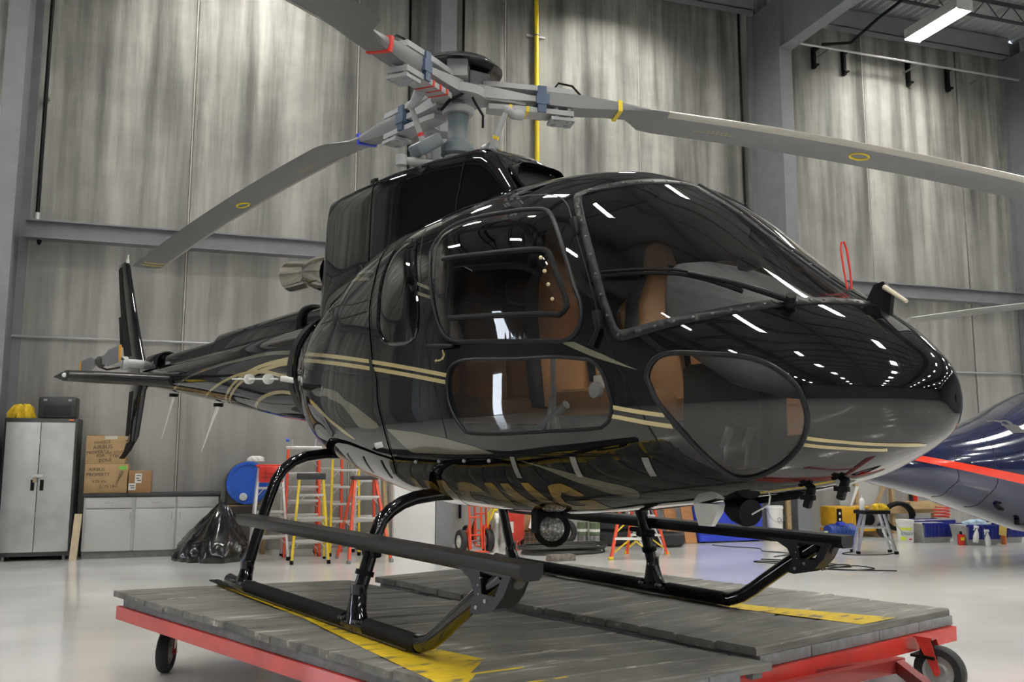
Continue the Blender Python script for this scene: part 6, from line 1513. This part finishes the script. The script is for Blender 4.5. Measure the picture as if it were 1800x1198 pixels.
def tote(u,y,rz,w,label,open_=True):
    t=thing('storage_tote',label,'tote',RL(u,y,0,rz)); 
    obj('bin',MB().loft([[Vector((s*w/2*q,r*.20*q,z)) for s,r in ((-1,-1),(1,-1),(1,1),(-1,1))] for z,q in ((0,.86),(.02,.88),(.27,1.0),(.29,1.04),(.30,1.04))],smooth=False),clearp,t)
    for s in (-1,1):
        f_=obj('lid_flap',MB().box((s*(w*.25),-.235,.20),(w*.47,.015,.22),rx=.10,bev=.005),lidb,t) if s<0 or open_ else obj('lid_flap',MB().box((s*w*.25,0,.31),(w*.5,.44,.018),bev=.005),lidb,t)
        for i in range(4): obj('flap_rib',MB().box((s*(w*.25)-w*.17+w*.11*i,-.247,.20),(.012,.012,.19),rx=.10),lidb,f_)
    obj('rim',MB().box((0,.21,.30),(w*1.02,.03,.03)).box((0,-.21,.30),(w*1.02,.02,.03)),lidb,t)
    return t
tote(12.66,-1.98,-.05,.56,'clear tote with blue lid flaps right of the labelled white pail')
tote(13.02,-2.55,-.15,.56,'clear tote with blue flaps behind the spray bottles, in front of the others')
tote(13.72,-2.35,-.1,.60,'clear tote farthest right along the row of totes')
tote(13.20,-1.45,0,.60,'clear tote behind the row, partly hidden by the black hose')
t=thing('oil_bottle','red plastic oil bottle standing in front of the totes','bottle',RL(12.68,-2.62,0,-.3)); obj('bottle_body',MB().box((0,0,.085),(.10,.06,.17),bev=.015),redcap,t); obj('neck',MB().lathe([(.03,.165),(.02,.18),(.02,.21)],n=12),dark,t); obj('label',MB().box((.01,-.031,.10),(.06,.002,.05)),yeltape,t)
def spray(u,y,z,col,label,rz=0.,tilt=0.):
    t=thing('spray_bottle',label,'spray bottle',RL(u,y,z,rz)@Matrix.Rotation(tilt,4,'Y')); obj('bottle_body',MB().lathe([(.036,0),(.04,.015),(.04,.10),(.03,.15),(.015,.19),(.015,.21)],n=16),col,t)
    obj('trigger_head',MB().box((-.015,0,.235),(.085,.028,.04),bev=.008).box((-.045,0,.20),(.012,.018,.05),ry=.4),white,t)
frost=mat('frosted_white',(.72,.73,.72),rough=.4,var=.04)
spray(12.72,-2.86,.06,frost,'white spray bottle tilted against the front tote',0,.2); spray(12.90,-2.92,.0,frost,'white spray bottle standing upright before the front tote')
spray(13.42,-2.72,.0,mat('orange_liquid',(.70,.20,.05),rough=.3),'orange spray bottle right of the front tote')
t=obj('storage_bag',MB().box((0,0,.06),(.14,.02,.16),ry=.15,bev=.004),mat('yellow_pouch',(.62,.47,.12),rough=.5,var=.1),None,RL(13.27,-2.86,.17)); tag(t,'yellow pouch hung on the edge of the front tote','pouch')
heap('glove','pale blue gloves bunched on the rim of the front tote','gloves',RL(12.98,-2.62,.312),.20,.07,.07,mat('pale_blue_glove',(.45,.60,.72),rough=.6,var=.1),21,fold=.12)
mbh=[]
for q in range(60): a=q*.24; mbh.append((.30*math.cos(a),.05+.02*q*.05,.34+.22*math.sin(a)))
t=obj('vacuum_hose',MB().tube([(x,y,max(.06,z)) for x,y,z in mbh],.04,9),dark,None,RL(12.98,-1.02,.0)); tag(t,'loop of thick black vacuum hose behind the totes','hose')
t=obj('hose_coil',MB().tube([(.16*math.cos(q*.3),.09*math.sin(q*.3),.02+.0025*q) for q in range(70)],.012,6),redcap,None,RL(13.30,-1.60,.33)); tag(t,'small coil of red air line lying on a tote','hose')
# --- floor cables
def cable(name,pts,label,r=.006,m=dark):
    P=[Vector((*p,r)) for p in pts]; C=[]
    for i in range(len(P)-1):
        a=P[max(i-1,0)];b=P[i];c_=P[i+1];d=P[min(i+2,len(P)-1)]
        for q in range(6):
            s=q/6; C.append(.5*((2*b)+(c_-a)*s+(2*a-5*b+4*c_-d)*s*s+(-a+3*b-3*c_+d)*s**3))
    C.append(P[-1]); t=obj(name,MB().tube(C,r,6),m,None,RM); return tag(t,label,'cable')
cable('power_cable',[(9.0,-1.42),(9.1,-1.75),(9.3,-2.0),(9.35,-2.2),(9.2,-2.5),(9.35,-2.75),(9.3,-3.0),(8.9,-3.2)],'thin dark cable trailing from the blue cabinet across the floor')
pp=[]; rnd=random.Random(9)
for q in range(26): pp.append((8.55+.35*math.sin(q*1.3)+.02*q,-3.6-.05*q+.18*math.cos(q*1.9)))
cable('power_cable',pp,'tangled dark cable in loose loops beyond the far skid')
cable('power_cable',[(10.35,-3.0),(10.05,-3.15),(10.1,-3.35),(10.5,-3.45),(10.85,-3.3)],'dark cable looped at the feet of the aluminium stool')
# --- dark blue helicopter parked behind
navy=mat('navy_paint',(.006,.010,.045),rough=.12,coat=1.,coat_rough=.03,var=.1,scale=3)
bh=thing('helicopter','dark blue helicopter with orange-red stripe parked at the picture edge','helicopter',RL(0,-5.15,0))
bst=[(8.62,.02,1.20,1.16),(8.70,.12,1.30,1.10),(8.9,.24,1.40,1.05),(9.3,.42,1.50,.96),(9.8,.58,1.60,.85),(10.3,.70,1.72,.70),(10.8,.79,1.88,.55),(11.2,.84,2.06,.43),(11.6,.87,2.22,.36),(12.4,.90,2.4,.30),(13.6,.92,2.45,.28),(14.6,.92,2.42,.28)]
bx_=np.array(bst)
def bsec(u): return [float(np.interp(u,bx_[:,0],bx_[:,k])) for k in (1,2,3)]
def bpt(u,a,off=0.):
    w,zt,zb=bsec(u); zc=(zt+zb)/2; c_,s_=math.cos(a),math.sin(a); n=2.3
    return Vector((u,-(w+off)*math.copysign(abs(c_)**(2/n),c_),zc+((zt-zb)/2+off)*math.copysign(abs(s_)**(2/n),s_)))
us=[8.62,8.66,8.72,8.8,8.9]+[9.0+.2*i for i in range(29)]
fus=obj('fuselage',MB().loft([[bpt(u,2*math.pi*j/40) for j in range(40)] for u in us]),navy,bh)
def bz(u,z):   # section angle at height z
    w,zt,zb=bsec(u); zc=(zt+zb)/2; h=(zt-zb)/2; t=max(-1,min(1,(z-zc)/h)); return math.asin(math.copysign(abs(t)**(2.3/2),t))
sl_=[]
for i in range(30):
    u=9.05+i*.14; zc=1.335-(u-9.25)*.205; hw=.035+.012*(u-9.2); a0,a1=bz(u,zc-hw),bz(u,zc+hw); sl_.append([bpt(u,a0+(a1-a0)*k/4,.004) for k in range(5)])
obj('orange_stripe',MB().loft(sl_,closed=False,cap0=False,cap1=False),mat('orange_red_paint',(.80,.045,.02),rough=.2,coat=.6),bh)
obj('hatch_window',MB().loft([[bpt(u,bz(u,z),.004) for z in (1.62,1.70,1.78)] for u in (10.52,10.60,10.66)],closed=False,cap0=False,cap1=False),mat('black_hatch',(.004,.004,.005),rough=.5),bh)
for u in (9.7,10.15,10.9): obj('panel_seam',MB().tube([bpt(u+.02*math.sin(j),-1.4+2.2*j/16,.001) for j in range(17)],.004,5),mat('navy_seam',(.002,.003,.012),rough=.6),bh)
q=bpt(10.30,-.9,.0); obj('belly_hook',MB().tube([q,q+Vector((.03,-.02,-.05)),q+Vector((.08,-.03,-.06))],[.03,.03,.015],8),dark,bh)
q=bpt(10.75,-1.2,.0); obj('belly_drain',MB().cyl(q,q+Vector((0,0,-.06)),.03,n=10),dark,bh)
obj('blade_antenna',MB().prism([(9.55,1.52),(9.75,1.58),(9.82,1.80),(9.72,1.82)],'Y',-.01,.01),navy,bh)
for s in (-1,1):
    y=s*.95
    obj('skid_tube',MB().tube([(12.9,y*.8,.14),(13.0,y*.8,.07),(13.15,y*.8,.04),(15.2,y*.8,.04)],.04,12),dark,bh)
    for x in (13.3,14.6): obj('skid_strut',MB().tube([(x,y*.8,.06),(x,y*.7,.25),(x,y*.45,.42)],.035,10),dark,bh)
# its slack rotor blade above the nose
rb_=[]
for i in range(13):
    t=i/12; u=10.6+ (14.2-10.6)*t; y=1.10-.35*t; z=3.235+.60*t-.12*t*t
    dirv=Vector((.96,-.1,.16)).normalized(); ch=Vector((.1,.97,0)); rb_.append([Vector((u,y,z))+ch*(a-.09)+Vector((0,0,b*1.6-.25*a)) for a,b in foil(.26,.05,8)])
obj('rotor_blade',MB().loft(rb_),mat('pale_blade',(.36,.36,.34),rough=.4,var=.05),bh)
obj('rotor_mast',MB().cyl((14.2,.75,2.3),(14.2,.75,3.8),.09,n=14),steel,bh)
b2_=[]
for i in range(8):
    t=i/7; u=13.1+1.1*t; y=.10+.65*t; z=4.10-.35*t
    b2_.append([Vector((u,y,z))+Vector((-.5,.86,0))*(a-.09)+Vector((0,0,b*1.6)) for a,b in foil(.26,.05,8)])
obj('rotor_blade',MB().loft(b2_),mat('yellow_blade_tip',(.55,.42,.12),rough=.4,var=.05),bh)

# lettering becomes plain meshes
dg=bpy.context.evaluated_depsgraph_get()
for o in [o for o in bpy.data.objects if o.type=='FONT']:
    me=bpy.data.meshes.new_from_object(o.evaluated_get(dg)); me.name=o.name
    n=bpy.data.objects.new(o.name,me); nm=o.name; par=o.parent; ml=o.matrix_local.copy(); bpy.data.objects.remove(o); n.name=nm.split('.')[0]
    COL.objects.link(n); n.parent=par; n.matrix_local=ml
